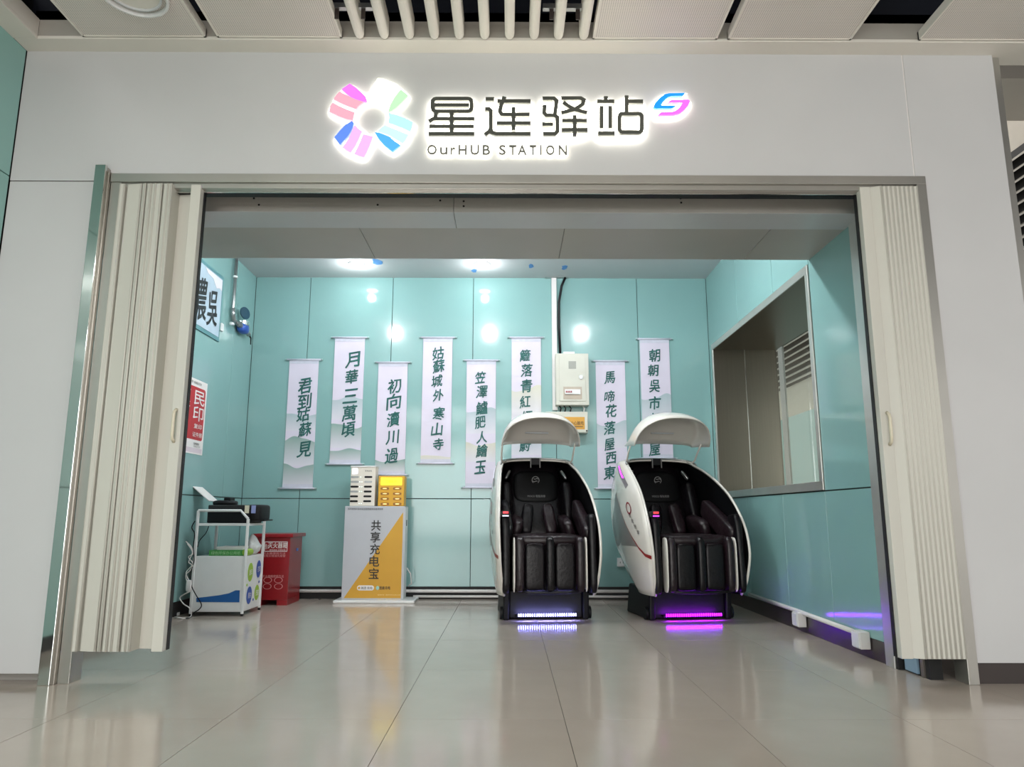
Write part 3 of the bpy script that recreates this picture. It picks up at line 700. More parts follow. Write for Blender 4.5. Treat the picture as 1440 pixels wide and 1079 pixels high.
# ================================================================== POSTERS ON THE LEFT WALL
YU = (0, 1, 0)
def lw(u, v, dx=0.0): return ax(u, v, XL+dx)
def lposter_pts(us_, x): return [ax(u, v, x) for u, v in us_]
a = lw(312, 389); b = lw(307.5, 482)
yr = (a.y+b.y)/2; zt = a.z; zb2 = b.z
yle = yr-1.15
ip = thing('calligraphy_picture', 'blue grey ink wash picture with two brushed characters on the left wall', 'picture', (XL, (yr+yle)/2, zb2))
bx('frame', (XL+0.001, yle, zb2), (XL+0.014, yr, zt), mat('picture_frame_teal', (92, 140, 146), 0.4, var=0.05), ip, bevel=0.003)
bx('painting', (XL+0.014, yle+0.035, zb2+0.04), (XL+0.017, yr-0.035, zt-0.04), mat('ink_wash_paper', (178, 196, 210), 0.7, var=0.12, scale=3), ip)
mb = MB().prism([(XL+0.018, yr-0.04, zt-0.16), (XL+0.018, yr-0.04, zt-0.05), (XL+0.018, yr-0.45, zt-0.05), (XL+0.018, yr-0.38, zt-0.09), (XL+0.018, yr-0.26, zt-0.10), (XL+0.018, yr-0.17, zt-0.17), (XL+0.018, yr-0.1, zt-0.15)], (0.001, 0, 0))
obj('white_sky', mb, mat('paper_white', (226, 222, 228), 0.7, var=0.02), ip)
p1 = lw(299, 434, 0.02); p2 = lw(281.5, 420, 0.02)
text('character', '吳', p1, YU, ZU, 0.34, M_INKB, ip, w=0.22, jit=0.02, bold=0.012, rise=0.15)
text('character', '濃', p2, YU, ZU, 0.40, M_INKB, ip, w=0.28, jit=0.02, bold=0.012, rise=0.15)
a = lw(291, 540); b = lw(284, 641); yr = (a.y+b.y)/2; zt = a.z; zb2 = b.z; yle = yr-0.62
po = thing('print_poster', 'red and white poster 便民打印 for a print service on the left wall', 'poster', (XL, (yr+yle)/2, zb2))
bx('sheet', (XL+0.001, yle, zb2), (XL+0.004, yr, zt), M_WPRINT, po)
rz1 = lw(287, 549).z; rz0 = lw(287, 622).z
obj('red_field', MB().prism(rrect((XL+0.004, (yr+yle)/2, (rz0+rz1)/2), yr-yle-0.06, rz1-rz0, 0.03, YU, ZU), (0.001, 0, 0)), M_REDP, po)
def ptxt(s, u, v, h, m_, w=None, off=0.02, dx=0.006): return text('lettering', s, lw(u, v, dx), YU, ZU, h, m_, po, w=w, offset=off)
hz = rz1-rz0
ym = (yr+yle)/2
def pt2(s, y, z, h, w, m_, off=0.02): return text('lettering', s, (XL+0.006, y, z), YU, ZU, h, m_, po, w=w, offset=off)
pt2('便', ym-0.15, rz1-hz*0.20, hz*0.27, 0.22, M_WPRINT, 0.04); pt2('民', yr-0.16, rz1-hz*0.20, hz*0.27, 0.22, M_WPRINT, 0.04)
pt2('打', ym-0.15, rz1-hz*0.50, hz*0.27, 0.22, M_WPRINT, 0.04); pt2('印', yr-0.16, rz1-hz*0.50, hz*0.27, 0.22, M_WPRINT, 0.04)
pt2('作业', ym-0.14, rz1-hz*0.74, hz*0.09, 0.17, M_WPRINT); pt2('复印', yr-0.15, rz1-hz*0.74, hz*0.09, 0.17, M_WPRINT)
pt2('照片', ym-0.14, rz1-hz*0.90, hz*0.09, 0.17, M_WPRINT); pt2('证件照', yr-0.15, rz1-hz*0.90, hz*0.09, 0.20, M_WPRINT)
pt2('便民服务 自助打印', ym, zt-0.035, 0.024, 0.34, M_KPRINT, 0.0); pt2('自助服务', yr-0.15, rz0-0.035, 0.022, 0.12, M_KPRINT, 0.0)
pt2('扫码打印', yr-0.14, rz0-0.06, 0.018, 0.14, M_GPRINT, 0.0)
bx('footer_band', (XL+0.004, yle+0.03, zb2+0.012), (XL+0.0045, yr-0.02, zb2+0.055), mat('pale_pink_print', (214, 200, 208), 0.6, var=0.02), po)
ho = lw(310.5, 459)
tag(bx('wall_clip', (XL, ho.y-0.03, ho.z-0.05), (XL+0.02, ho.y+0.03, ho.z+0.03), M_WHITE, bevel=0.005), 'small white plastic clip on the left wall beside the ink picture', 'clip')
# water pipe with meter
wp = thing('water_pipe', 'galvanised water pipe dropping from the ceiling on the left wall', 'pipe', tuple(lw(331, 400)))
pa = lw(331, 366, 0.04); pb = lw(327.5, 436, 0.04); pe_ = lw(334, 449, 0.05); pm = lw(344, 454, 0.08); pz = lw(357, 463, 0.06)
pa.y = pb.y
obj('pipe', MB().tube([(pa.x, pa.y, ZC), pb, pb+Vector((0, 0.01, -0.05)), pb+Vector((0, 0.04, -0.09)), pb+Vector((0, 0.10, -0.10)), pb+Vector((0, 0.18, -0.11))], 0.017, 12), M_GALV, wp, smooth=True)
obj('elbow', MB().tube([pb+Vector((0, 0, 0.02)), pb+Vector((0, 0.01, -0.05)), pb+Vector((0, 0.04, -0.09)), pb+Vector((0, 0.09, -0.10))], 0.023, 12), M_GALV, wp, smooth=True)
for z in (0.25, 0.75): obj('pipe_clip', MB().ring((pa.x, pa.y, ZC-z), (0, 0, 1), 0.021, 0.006, 0.02, 16), M_WHITE, wp)
mtc = pb+Vector((0.02, 0.26, -0.13))
mt = thing('water_meter', 'blue water meter with a raised dark lid on the pipe', 'water meter', tuple(mtc))
obj('body', MB().sup(mtc, (0.055, 0.085, 0.055), 0.8), M_BLUE, mt, smooth=True)
obj('collar', MB().tube([mtc+Vector((0, 0, 0.03)), mtc+Vector((0, 0, 0.075))], 0.06, 20), M_CHROME, mt)
obj('lid', MB().disc(mtc+Vector((0.015, -0.03, 0.16)), 0.066, (0.9, -0.4, 0.1), 0.012, 24), M_NAVY, mt)
obj('coupling', MB().tube([mtc+Vector((0, 0.07, 0)), mtc+Vector((0, 0.13, -0.01)), mtc+Vector((0, 0.17, -0.02))], 0.026, 12), M_GALV, mt, smooth=True)
obj('coupling', MB().tube([mtc+Vector((0, -0.12, 0.02)), mtc+Vector((0, -0.07, 0.01))], 0.028, 12), M_GALV, mt)
obj('tap_spout', MB().tube([mtc+Vector((0, 0.17, -0.02)), mtc+Vector((0.01, 0.215, -0.05)), mtc+Vector((0.01, 0.22, -0.12))], 0.010, 8, 0.006), M_BLACK, mt, smooth=True)
# ================================================================== METER BOX AND DUCT
y = YB
da = at(779, 393, y-0.03); db = at(777, 577, y-0.03)
tag(bx('cable_duct', (da.x-0.028, YB-0.035, db.z), (da.x+0.028, YB-0.001, ZC-0.001), M_COND, bevel=0.003), 'white square cable duct running down the back wall to the meter box', 'cable duct')
tag(bx('duct_collar', (da.x-0.10, YB-0.06, ZC-0.008), (da.x+0.16, YB-0.001, ZC-0.001), M_GALV), 'flat grey plate where the cable enters the ceiling', 'ceiling plate')
bb0 = at(782, 569.5, y-0.16); bb1 = at(827.5, 497, y-0.16)
pcb = [Vector((at(795, 392, y-0.05).x, YB-0.05, ZC-0.01)), at(790, 402, y-0.05), at(786, 425, y-0.05), at(786, 460, y-0.05), at(788, 497, y-0.05)]
pcb[-1].z = bb1.z-0.01
tag(obj('power_cable', MB().tube(pcb, 0.014, 10), M_BLACK, smooth=True), 'black power cable curving from the ceiling into the meter box', 'cable')
mbx = thing('meter_box', 'grey steel electricity meter box with lock on the back wall', 'electrical box', ((bb0.x+bb1.x)/2, YB, bb0.z))
bx('housing', (bb0.x, YB-0.15, bb0.z), (bb1.x, YB-0.001, bb1.z), M_BOXG, mbx, bevel=0.004)
def mbp(X, Y): return at(770+X*0.1296, 480+Y*0.1296, YB-0.155)
c0 = mbp(130, 650); c1 = mbp(408, 150)
dr = bx('door', (c0.x, YB-0.158, c0.z), (c1.x, YB-0.15, c1.z), M_BOXG, mbx, bevel=0.002)
c0 = mbp(228, 300); c1 = mbp(308, 218)
bx('window', (c0.x, YB-0.160, c0.z), (c1.x, YB-0.158, c1.z), mat('window_grey', (150, 150, 142), 0.2, var=0.1), dr)
c0 = mbp(172, 630); c1 = mbp(372, 495)
bx('breaker_opening', (c0.x, YB-0.160, c0.z), (c1.x, YB-0.158, c1.z), mat('breaker_recess', (178, 164, 148), 0.4, var=0.05), dr)
c0 = mbp(188, 578); c1 = mbp(355, 525)
bk = bx('breaker', (c0.x, YB-0.175, c0.z), (c1.x, YB-0.160, c1.z), M_WHITE, mbx, bevel=0.002)
for k in range(4):
    c = mbp(203+k*18, 552); bx('breaker_switch', (c.x-0.006, YB-0.182, c.z-0.010), (c.x+0.006, YB-0.175, c.z+0.010), M_RED, bk)
c = mbp(362, 392); obj('lock', MB().disc(c+Vector((0, 0.002, 0)), 0.022, (0, -1, 0), 0.02, 18), M_CHROME, dr)
c0 = mbp(175, 118); c1 = mbp(298, 88); tag(bx('junction_cap', (c0.x, YB-0.11, bb1.z), (c1.x, YB-0.03, bb1.z+0.03), M_WHITE, bevel=0.003), 'small white cap sitting on top of the meter box', 'box')
# small lower box with orange label
c0 = mbp(-20, 990); c1 = mbp(435, 765)
lb = thing('label_box', 'shallow grey box with an orange lettered plate below the meter box', 'electrical box', ((c0.x+c1.x)/2, YB, c0.z))
bx('housing', (c0.x, YB-0.15, c0.z), (c1.x, YB-0.001, c1.z), M_BOXG, lb, bevel=0.004)
g0 = mbp(60, 955); g1 = mbp(402, 822)
bx('orange_plate', (g0.x, YB-0.154, g0.z), (g1.x, YB-0.15, g1.z), mat('orange_plate', (206, 150, 50), 0.4, var=0.04), lb)
gc = (Vector(g0)+Vector(g1))/2; gc.y = YB-0.155
text('lettering', '配电箱 小心触电', gc+Vector((0.03, 0, 0)), XR, ZU, 0.045, M_KPRINT, lb, w=0.26)
bx('text_line', (g0.x+0.05, YB-0.156, g0.z+0.025), (g1.x-0.02, YB-0.154, g0.z+0.032), M_KPRINT, lb)
c = mbp(425, 972); obj('rivet', MB().disc(c+Vector((0, 0.006, 0)), 0.009, (0, -1, 0), 0.006, 10), M_DARK, lb)
for X in (130, 180, 240, 385):
    p0 = mbp(X, 690); tag(obj('wire_tail', MB().tube([(p0.x, YB-0.08, bb0.z+0.005), (p0.x+0.02, YB-0.10, bb0.z-0.03), (p0.x+0.01, YB-0.08, c1.z-0.005)], 0.007, 8), M_BLACK if X != 385 else M_COND, smooth=True),
        'short wire between the two electrical boxes, %s' % {130: 'leftmost of the four', 180: 'second from the left', 240: 'right of the middle', 385: 'the pale one at the right end'}[X], 'cable', 'wires between the two electrical boxes')
# wall socket
p0 = at(874, 791, YB-0.02)
ws = thing('wall_socket', 'white wall socket plate low on the back wall between the chairs', 'socket', (p0.x, YB, p0.z))
bx('plate', (p0.x-0.045, YB-0.03, p0.z-0.045), (p0.x+0.045, YB-0.001, p0.z+0.045), M_WHITE, ws, bevel=0.005)
for dx in (-0.015, 0.015): bx('socket_hole', (p0.x+dx-0.003, YB-0.031, p0.z-0.01), (p0.x+dx+0.003, YB-0.0295, p0.z+0.008), M_DARK, ws)
# conduits
def cond(x0, x1, z, lab): tag(obj('conduit', MB().tube([(x0, YB-0.03, z), (x1, YB-0.03, z)], 0.018, 10), M_COND, smooth=True), lab, 'conduit', 'white conduits along the back wall')
z1 = at(650, 831.5, YB-0.03).z; z2 = at(650, 838.5, YB-0.03).z
tag(obj('conduit', MB().tube([(XL+0.03, YB-0.03, z1), (XRW-0.03, YB-0.03, z1)], 0.017, 10), M_COND, smooth=True), 'upper white conduit pipe along the foot of the back wall', 'conduit')
tag(obj('conduit', MB().tube([(-1.0, YB-0.035, z2-0.004), (XRW-0.05, YB-0.035, z2-0.004)], 0.013, 10), M_COND, smooth=True), 'lower thin white conduit pipe along the foot of the back wall', 'conduit')
xc = XRW-0.02
q0 = ax(1035, 842, xc); q1 = ax(1194, 889, xc)
tag(obj('conduit', MB().tube([(xc, 2.9, 0.155), (xc, ax(1118, 868, xc).y, 0.148), (xc, ax(1200, 893, xc).y, 0.135)], 0.016, 10), M_COND, smooth=True), 'white conduit pipe along the foot of the right wall', 'conduit')
for (ua, uc, ubb, v0, v1, lab) in ((1108, 1120, 1126, 861, 881, 'far white surface socket on the conduit of the right wall'), (1193, 1206, 1215, 886, 913, 'near white surface socket on the conduit of the right wall')):
    p = ax(uc, (v0+v1)/2, XRW-0.055); y0_ = p.y
    s_ = thing('surface_socket', lab, 'socket', (XRW, y0_, p.z), 'sockets on the right wall')
    wy = 0.11
    hz_ = 0.052
    bx('box', (XRW-0.065, y0_-wy/2, p.z-hz_), (XRW-0.001, y0_+wy/2, p.z+hz_), M_COND, s_, bevel=0.005)
    bx('face_plate', (XRW-0.072, y0_-wy/2+0.008, p.z-hz_+0.008), (XRW-0.065, y0_+wy/2-0.008, p.z+hz_-0.008), M_WHITE, s_, bevel=0.002)
# ================================================================== POWER BANK KIOSK
yk = fl(525, 848).y; 
kx0 = at(479.5, 846, yk).x; kx1 = at(566, 846, yk).x; kz = at(525, 712, yk).z; kd = 0.22
ks = thing('kiosk_stand', 'grey and ochre advertising stand lettered 共享充电宝', 'kiosk', ((kx0+kx1)/2, yk, 0))
z0 = 0.03
bx('base_plate', (at(468, 850, yk-0.05).x, yk-0.06, 0), (at(583, 850, yk-0.05).x, yk+kd+0.08, 0.028), M_WHITE, ks, bevel=0.008)
bd = bx('cabinet', (kx0, yk, 0.028), (kx1, yk+kd, kz), M_GREYP, ks, bevel=0.004)
def kp(X, Y, dy=-0.001): return at(460+X*0.20379, 640+Y*0.20379, yk+dy)
o1 = kp(533, 395); o2 = kp(512, 1018); o3 = kp(113, 1018)
bx('side_panel', (kx1, yk+0.012, 0.034), (kx1+0.004, yk+kd-0.01, kz-0.01), M_WHITE, ks)
obj('ochre_triangle', MB().prism([(kx1-0.018, yk, o1.z), (kx1-0.018, yk, 0.045), (kx0+0.025, yk, 0.045)], (0, -0.0015, 0)), M_OCHRE, bd)
c = kp(553, 470); bx('lock_plate', (kx1+0.004, yk+0.09, c.z-0.03), (kx1+0.008, yk+0.12, c.z+0.03), M_KPRINT, ks)
for c_, X, Y in (('共', 338, 487), ('享', 333, 567), ('充', 330, 650), ('电', 326, 733), ('宝', 322, 818)):
    p = kp(X, Y, -0.003); hh = 0.104
    text('lettering', c_, p, XR, ZU, hh, M_KPRINT, bd, w=0.098, bold=0.012)
p = kp(265, 373, -0.002); text('lettering', '苏州地铁共享充电宝租借服务柜使用指南', p, XR, ZU, 0.020, M_KPRINT, bd, w=0.36)
p = kp(265, 918, -0.002); obj('white_badge', MB().prism(rrect(p, 0.17, 0.05, 0.024), (0, -0.001, 0)), M_WPRINT, bd)
text('lettering', '美团 充电', p+Vector((0.012, -0.003, 0)), XR, ZU, 0.026, M_KPRINT, bd, w=0.115)
obj('badge_dot', MB().prism(ellipse(p+Vector((-0.065, -0.001, 0)), 0.012, 0.012), (0, -0.001, 0)), M_OCHRE, bd)
p = kp(348, 918, -0.002); obj('badge_dot', MB().prism(ellipse(p, 0.016, 0.02), (0, -0.001, 0)), mat('pale_teal_print', (150, 200, 190), 0.5), bd)
p = kp(398, 918, -0.002); text('lettering', '怪兽充电', p, XR, ZU, 0.034, M_KPRINT, bd, w=0.11, offset=0.02)
for Y in (966, 997):
    p = kp(428, Y, -0.002); text('lettering', '租借热线 · 服务时间 06:00-23:00', p, XR, ZU, 0.011, mat('pale_ochre_print', (236, 210, 150), 0.5), bd, w=0.23)
# white rental machine
def dev(name, lab, u0, u1, v0, col, depth, grp):
    a = at(u0, 711, yk+0.03); b = at(u1, v0, yk+0.03)
    t = thing(name, lab, 'power bank charger', ((a.x+b.x)/2, yk+0.03, kz), grp)
    bx('case', (a.x, yk+0.03, kz+0.001), (b.x, yk+0.03+depth, b.z), col, t, bevel=0.006)
    return t, a, b
M_LED = emat('small_white_led', (225, 250, 245), 1.0)
t, a, b = dev('power_bank_cabinet', 'tall cream power bank charger with two columns of slots on the stand', 491.5, 528.5, 656, M_CREAM, 0.16, 'power bank chargers')
p0 = kp(155, 82, 0.03); 
bx('top_lip', (a.x-0.003, yk+0.022, b.z-0.008), (b.x+0.005, yk+0.19, b.z+0.006), M_WHITE, t, bevel=0.003)
p = kp(193, 112, 0.027); obj('light_sticker', MB().prism(rrect(p, 0.055, 0.06, 0.008), (0, -0.001, 0)), emat('sticker_glow', (230, 235, 255), 0.9), t)
p = kp(285, 110, 0.026); text('lettering', '街电充电', p, XR, ZU, 0.018, M_KPRINT, t, w=0.07)
for r_ in range(6):
    Y = 152+r_*33.5
    for X in (192-r_*1.5, 285-r_*1.7):
        p = kp(X, Y, 0.03)
        full = (r_ in (0, 1, 3) and X < 200) or (r_ == 1)
        obj('slot', MB().prism(rrect(p, 0.082, 0.020, 0.0098), (0, -0.002, 0)), M_BLACK if not full else M_GALV, t)
    if r_ in (0, 1, 2, 3, 5):
        for X in ((232,) if r_ == 0 else (228, 242)):
            p = kp(X-r_*1.5, Y+(16 if r_ == 5 else 0), 0.028); obj('indicator', MB().disc(p, 0.0045, (0, -1, 0), 0.002, 10), M_LED, t)
t, a, b = dev('power_bank_charger', 'shorter yellow power bank charger with a lit screen on the stand', 531, 569, 669.5, M_YEL, 0.16, 'power bank chargers')
p0 = kp(370, 208, 0.029); p1 = kp(517, 157, 0.029)
sc = bx('screen', (p0.x, yk+0.027, p0.z), (p1.x, yk+0.031, p1.z), emat('yellow_screen', (255, 236, 40), 0.95), t)
text('lettering', '二维码 97', Vector(((p0.x+p1.x)/2, yk+0.0255, (p0.z+p1.z)/2)), XR, ZU, 0.03, mat('yellow_print', (190, 160, 20), 0.5), sc, w=0.11)
M_SLOT = emat('slot_glow', (255, 220, 140), 1.6)
for r_ in range(4):
    Y = 232+r_*35.5
    for X in (398, 484):
        p = kp(X, Y, 0.03)
        s_ = obj('slot', MB().prism(rrect(p, 0.088, 0.026, 0.0125), (0, -0.002, 0)), mat('amber_slot', (150, 96, 16), 0.4), t)
        obj('slot_light', MB().prism(ellipse(p+Vector((0, -0.0025, 0)), 0.022, 0.0035), (0, -0.001, 0)), M_SLOT, s_)
tag(obj('power_lead', MB().tube([(kx1+0.01, yk+kd*0.8, 0.33), (kx1+0.05, yk+kd*0.8, 0.27), (kx1+0.06, yk+kd*0.9, 0.17), (kx1+0.02, yk+kd+0.02, 0.14)], 0.006, 8), M_COND, smooth=True), 'thin white lead at the right side of the grey kiosk stand', 'cable')
# ================================================================== FIRE EXTINGUISHER BOX
ye = 3.32
ex0 = at(356, 800, ye).x; ex1 = at(404.5, 830, ye).x; ez = at(400, 756, ye).z
ed = 0.42
ext = thing('extinguisher_box', 'red steel fire extinguisher box lettered 灭火器箱 behind the cart', 'fire box', ((ex0+ex1)/2, ye, 0))
bx('case', (ex0, ye, 0.05), (ex1, ye+ed, ez), M_RED, ext, bevel=0.004)
bx('lid', (ex0-0.02, ye-0.025, ez), (ex1+0.03, ye+ed+0.02, ez+0.035), M_RED, ext, bevel=0.006)
for x in (ex0, ex1-0.10): bx('foot', (x, ye, 0), (x+0.10, ye+ed, 0.05), M_RED, ext)
def ep(X, Y): return at(220+X*0.23166, 640+Y*0.23166, ye-0.002)
p0 = ep(655, 585); p1 = ep(795, 528)
mb = MB(); w_ = 0.006
for (a, b) in (((p0.x, p0.z), (p1.x, p0.z)), ((p0.x, p1.z), (p1.x, p1.z)), ((p0.x, p0.z), (p0.x, p1.z)), ((p1.x, p0.z), (p1.x, p1.z))):
    mb.box((min(a[0], b[0])-w_/2, ye-0.002, min(a[1], b[1])-w_/2), (max(a[0], b[0])+w_/2, ye, max(a[1], b[1])+w_/2))
obj('label_outline', mb, M_WPRINT, ext)
text('lettering', '灭火器箱', ep(737, 549), XR, ZU, 0.055, M_WPRINT, ext, w=0.19, offset=0.02)
text('lettering', '请勿遮挡 定期检查', ep(735, 577), XR, ZU, 0.014, M_WPRINT, ext, w=0.16)
text('lettering', '火警119', ep(668, 557), XR, ZU, 0.05, M_WPRINT, ext, w=0.05)
for q, s_ in enumerate(('灭火器使用方法', '发现火情请先报警')):
    text('lettering', s_, ep(715, 598+q*15), XR, ZU, 0.022, mat('faded_print', (214, 150, 150), 0.5), ext, w=0.22)
text('lettering', '灭火器箱使用方法', ep(708, 737), XR, ZU, 0.026, mat('faded_print', (214, 150, 150), 0.5), ext, w=0.21)
for X, Y in ((675, 760), (740, 760), (672, 798), (740, 798)):
    obj('pictogram', MB().ring(ep(X, Y), (0, 1, 0), 0.026, 0.004, 0.001, 16, sx=1.5), mat('faded_print', (214, 150, 150), 0.5), ext)
hh = ax(418, 773, ex1+0.006); bx('latch', (ex1, ye+0.22, hh.z-0.014), (ex1+0.008, ye+0.27, hh.z+0.014), M_BLUE, ext)
# ================================================================== PRINTER CART
cf = fl(340, 867); yc = cf.y; cx1 = cf.x; cx0 = at(268, 860, yc).x; cyb = yc+0.44
r_ = 0.011
ct = thing('printer_cart', 'white metal cart with side panel and open shelf holding a printer', 'cart', ((cx0+cx1)/2, yc, 0))
def cz(Y, yy=yc): return at(220+400*0.23166, 640+Y*0.23166, yy).z
zs1 = cz(422); zs2 = cz(622); zb0 = cz(945); ztp = cz(338)
for (x, yy, zt) in ((cx0, yc, ztp), (cx1, yc, cz(388)), (cx0, cyb, zs1+0.11), (cx1, cyb, zs1+0.05)):
    bx('leg', (x-r_, yy-r_, 0.02), (x+r_, yy+r_, zt), M_WHITE, ct, bevel=0.003)
    bx('foot_cap', (x-r_*0.9, yy-r_*0.9, 0), (x+r_*0.9, yy+r_*0.9, 0.02), M_BLACK, ct)
for z, nm in ((zs1, 'top_shelf'), (zs2, 'middle_shelf'), (zb0, 'bottom_shelf')):
    bx(nm, (cx0, yc, z-0.012), (cx1, cyb, z+0.010), M_WHITE, ct, bevel=0.003)
for yy, zt in ((yc, ztp),):
    obj('guard_rail', MB().tube([(cx0, yy, zt), (cx1-0.07, yy, zt), (cx1, yy, cz(388))], 0.012, 8), M_WHITE, ct)
obj('guard_rail', MB().tube([(cx0, cyb, zs1+0.11), (cx1-0.07, cyb, zs1+0.11), (cx1, cyb, zs1+0.05)], 0.010, 8), M_WHITE, ct)
fp = bx('side_panel', (cx0+r_, yc-0.004, zb0), (cx1-r_, yc+0.004, zs2), M_WHITE, ct)
sp_ = bx('end_panel', (cx1-0.004, yc+r_, zb0), (cx1+0.004, cyb-r_, zs2), M_WHITE, ct)
def cp(X, Y, dy=-0.006): return at(220+X*0.23166, 640+Y*0.23166, yc+dy)
pts = [cp(242, 893), cp(503, 895), cp(506, 822), cp(480, 822), cp(440, 840), cp(380, 852), cp(300, 862), cp(242, 868)]
obj('blue_wave', MB().prism(pts, (0, 0.001, 0)), mat('blue_print', (30, 92, 158), 0.45, var=0.03), fp)
def ce_(X, Y): return ax(220+X*0.23166, 640+Y*0.23166, cx1+0.006)
for (X, Y, w_, h_, m_, s_) in ((571, 712, 0.066, 0.060*1.35, M_LIME, '复印'), (621, 692, 0.06, 0.06*1.3, M_BLUE, '打印'), (563, 852, 0.066, 0.076, M_BLUE, '照片'), (609, 835, 0.06, 0.068, M_LIME, '扫描')):
    c = ce_(X, Y)
    e_ = obj('oval_sticker', MB().prism(ellipse(c, w_, h_, YU, ZU), (-0.001, 0, 0)), m_, sp_)
    text('lettering', s_, c+Vector((0.002, 0, 0)), YU, ZU, 0.05, M_WPRINT, e_, w=0.075, offset=0.02)
for (X, Y) in ((550, 790), (587, 878), (623, 770)):
    obj('dot_sticker', MB().prism(ellipse(ce_(X, Y), 0.016, 0.012, YU, ZU), (-0.001, 0, 0)), M_LIME if X == 550 else M_BLUE, sp_)
# printer
pz = zs1+0.011
px0 = cp(288, 400).x; px1 = at(220+650*0.23166, 730, yc+0.16).x
pr = thing('printer', 'black desktop printer with a raised paper support on the cart top', 'printer', ((px0+px1)/2, yc+0.2, pz))
zpt = at(310, 640+300*0.23166, yc+0.05).z
bx('body', (px0, yc+0.05, pz), (px0+0.38, yc+0.40, zpt-0.045), M_BLACK, pr, bevel=0.012)
bx('scanner_lid', (px0+0.005, yc+0.05, zpt-0.043), (px0+0.375, yc+0.40, zpt-0.005), mat('printer_lid_black', (28, 28, 30), 0.5, var=0.1), pr, bevel=0.008)
obj('control_panel', MB().sup((px0+0.40, yc+0.22, pz+0.09), (0.07, 0.15, 0.075), 0.3), M_BLACK, pr, smooth=True)
bx('output_tray', (px0+0.40, yc+0.10, pz+0.02), (px0+0.50, yc+0.34, pz+0.032), M_BLACK, pr, bevel=0.004)
for X, m_ in ((548, mat('label_cream', (206, 200, 176), 0.5)), (588, mat('label_blue', (140, 150, 200), 0.5))):
    c = cp(X, 330, 0.045); bx('label_sticker', (c.x-0.018, yc+0.044, c.z-0.035), (c.x+0.02, yc+0.051, c.z+0.035), m_, pr)
c = cp(395, 280, 0.1); obj('feeder', MB().sup((c.x, yc+0.2, zpt+0.012), (0.10, 0.10, 0.028), 0.6), M_BLACK, pr, smooth=True)
c2 = cp(418, 268, 0.1); bx('feeder_block', (c2.x-0.03, yc+0.14, zpt), (c2.x+0.03, yc+0.26, zpt+0.06), M_BLACK, pr, bevel=0.006)
A = cp(330, 280, 0.15); B = cp(228, 190, 0.15)
d = Vector((B.x-A.x, 0, B.z-A.z)); dn = Vector((-d.z, 0, d.x)).normalized()*0.003
mb = MB().prism([A-dn+Vector((0, -0.04, 0)), B-dn+Vector((0, -0.04, 0)), B+dn+Vector((0, -0.04, 0)), A+dn+Vector((0, -0.04, 0))], (0, 0.21, 0))
sh = obj('paper_sheet', mb, M_WPRINT); tag(sh, 'white paper sheet leaning in the printer feed', 'paper')
# things on the middle shelf
zq = zs2+0.011
g0 = cp(322, 615, 0.08); g1 = cp(532, 578, 0.08)
gb = bx('green_carton', (g0.x, yc+0.06, zq), (g1.x+0.0, yc+0.30, g1.z), M_GREEN, bevel=0.003)
tag(gb, 'flat green carton with white lettering on the cart shelf', 'box')
text('lettering', '绿色环保办公用纸', Vector(((g0.x+g1.x)/2, yc+0.058, (zq+g1.z)/2)), XR, ZU, 0.03, mat('pale_green_print', (170, 210, 160), 0.5), gb, w=0.26)
tag(bx('paper_ream', (g0.x+0.06, yc+0.08, g1.z+0.001), (g1.x-0.01, yc+0.28, g1.z+0.03), M_WPRINT, bevel=0.003), 'white paper stack lying on the green carton', 'paper')
bmb = MB().sup((0, 0, 0), (0.055, 0.10, 0.085), 0.9, nu=28, nv=18)
random.seed(3)
for v_ in bmb.v:
    k_ = 1+0.13*math.sin(v_.x*90+v_.z*70)*math.cos(v_.y*80+v_.z*40)+random.uniform(-0.05, 0.05)
    tp = max(0, v_.z/0.085)
    v_.x *= k_*(1-0.55*tp); v_.y *= k_*(1-0.5*tp); v_.z *= (1+0.25*tp)*(1 if v_.z > 0 else 0.9)
    v_ += Vector((cx1-0.075+0.035-0.02*tp, yc+0.31, zq+0.078))
bag = obj('plastic_bag', bmb, mat('white_plastic_film', (210, 212, 212), 0.35, var=0.1, scale=20, bump=1.0, bscale=25), smooth=True)
tag(bag, 'crumpled white plastic bag beside the green carton on the cart shelf', 'bag')
tag(obj('lime_roll', MB().tube([(g1.x+0.025, yc+0.05, zq+0.030), (g1.x+0.025, yc+0.17, zq+0.030)], 0.030, 18), M_LIME), 'lime green roll beside the green carton on the cart shelf', 'roll')
# cables of the cart
def cab(pts, r_, m_, lab):
    P = [Vector(p) for p in pts]; out = []
    for i in range(len(P)-1):
        p0_ = P[max(i-1, 0)]; p1_ = P[i]; p2_ = P[i+1]; p3_ = P[min(i+2, len(P)-1)]
        for k_ in range(6):
            s_ = k_/6; out.append(0.5*((2*p1_)+(p2_-p0_)*s_+(2*p0_-5*p1_+4*p2_-p3_)*s_*s_+(3*p1_-p0_-3*p2_+p3_)*s_**3))
    out.append(P[-1]); tag(obj('cable', MB().tube(out, r_, 8), m_, smooth=True), lab, 'cable')
cl = lambda X, Y, dy=-0.03: cp(X, Y, dy)
cab([cl(178, 525), cl(212, 560), cl(222, 600), cl(195, 620), cl(222, 660), cl(205, 700), cl(178, 730), cl(190, 780), cl(212, 820), cl(170, 845), cl(143, 868), cl(165, 905), cl(200, 930), cl(212, 975), cl(185, 992, -0.1), fl(252, 869, 0.012), fl(246, 868, 0.012)], 0.0048, M_COND, 'white power cable hanging in loops left of the cart')
cab([cl(188, 540, -0.045), cl(218, 590, -0.045), cl(196, 650, -0.045), cl(215, 670, -0.045), cl(180, 715, -0.045), cl(200, 770, -0.045)], 0.004, M_COND, 'second thin white cable bundled left of the cart')
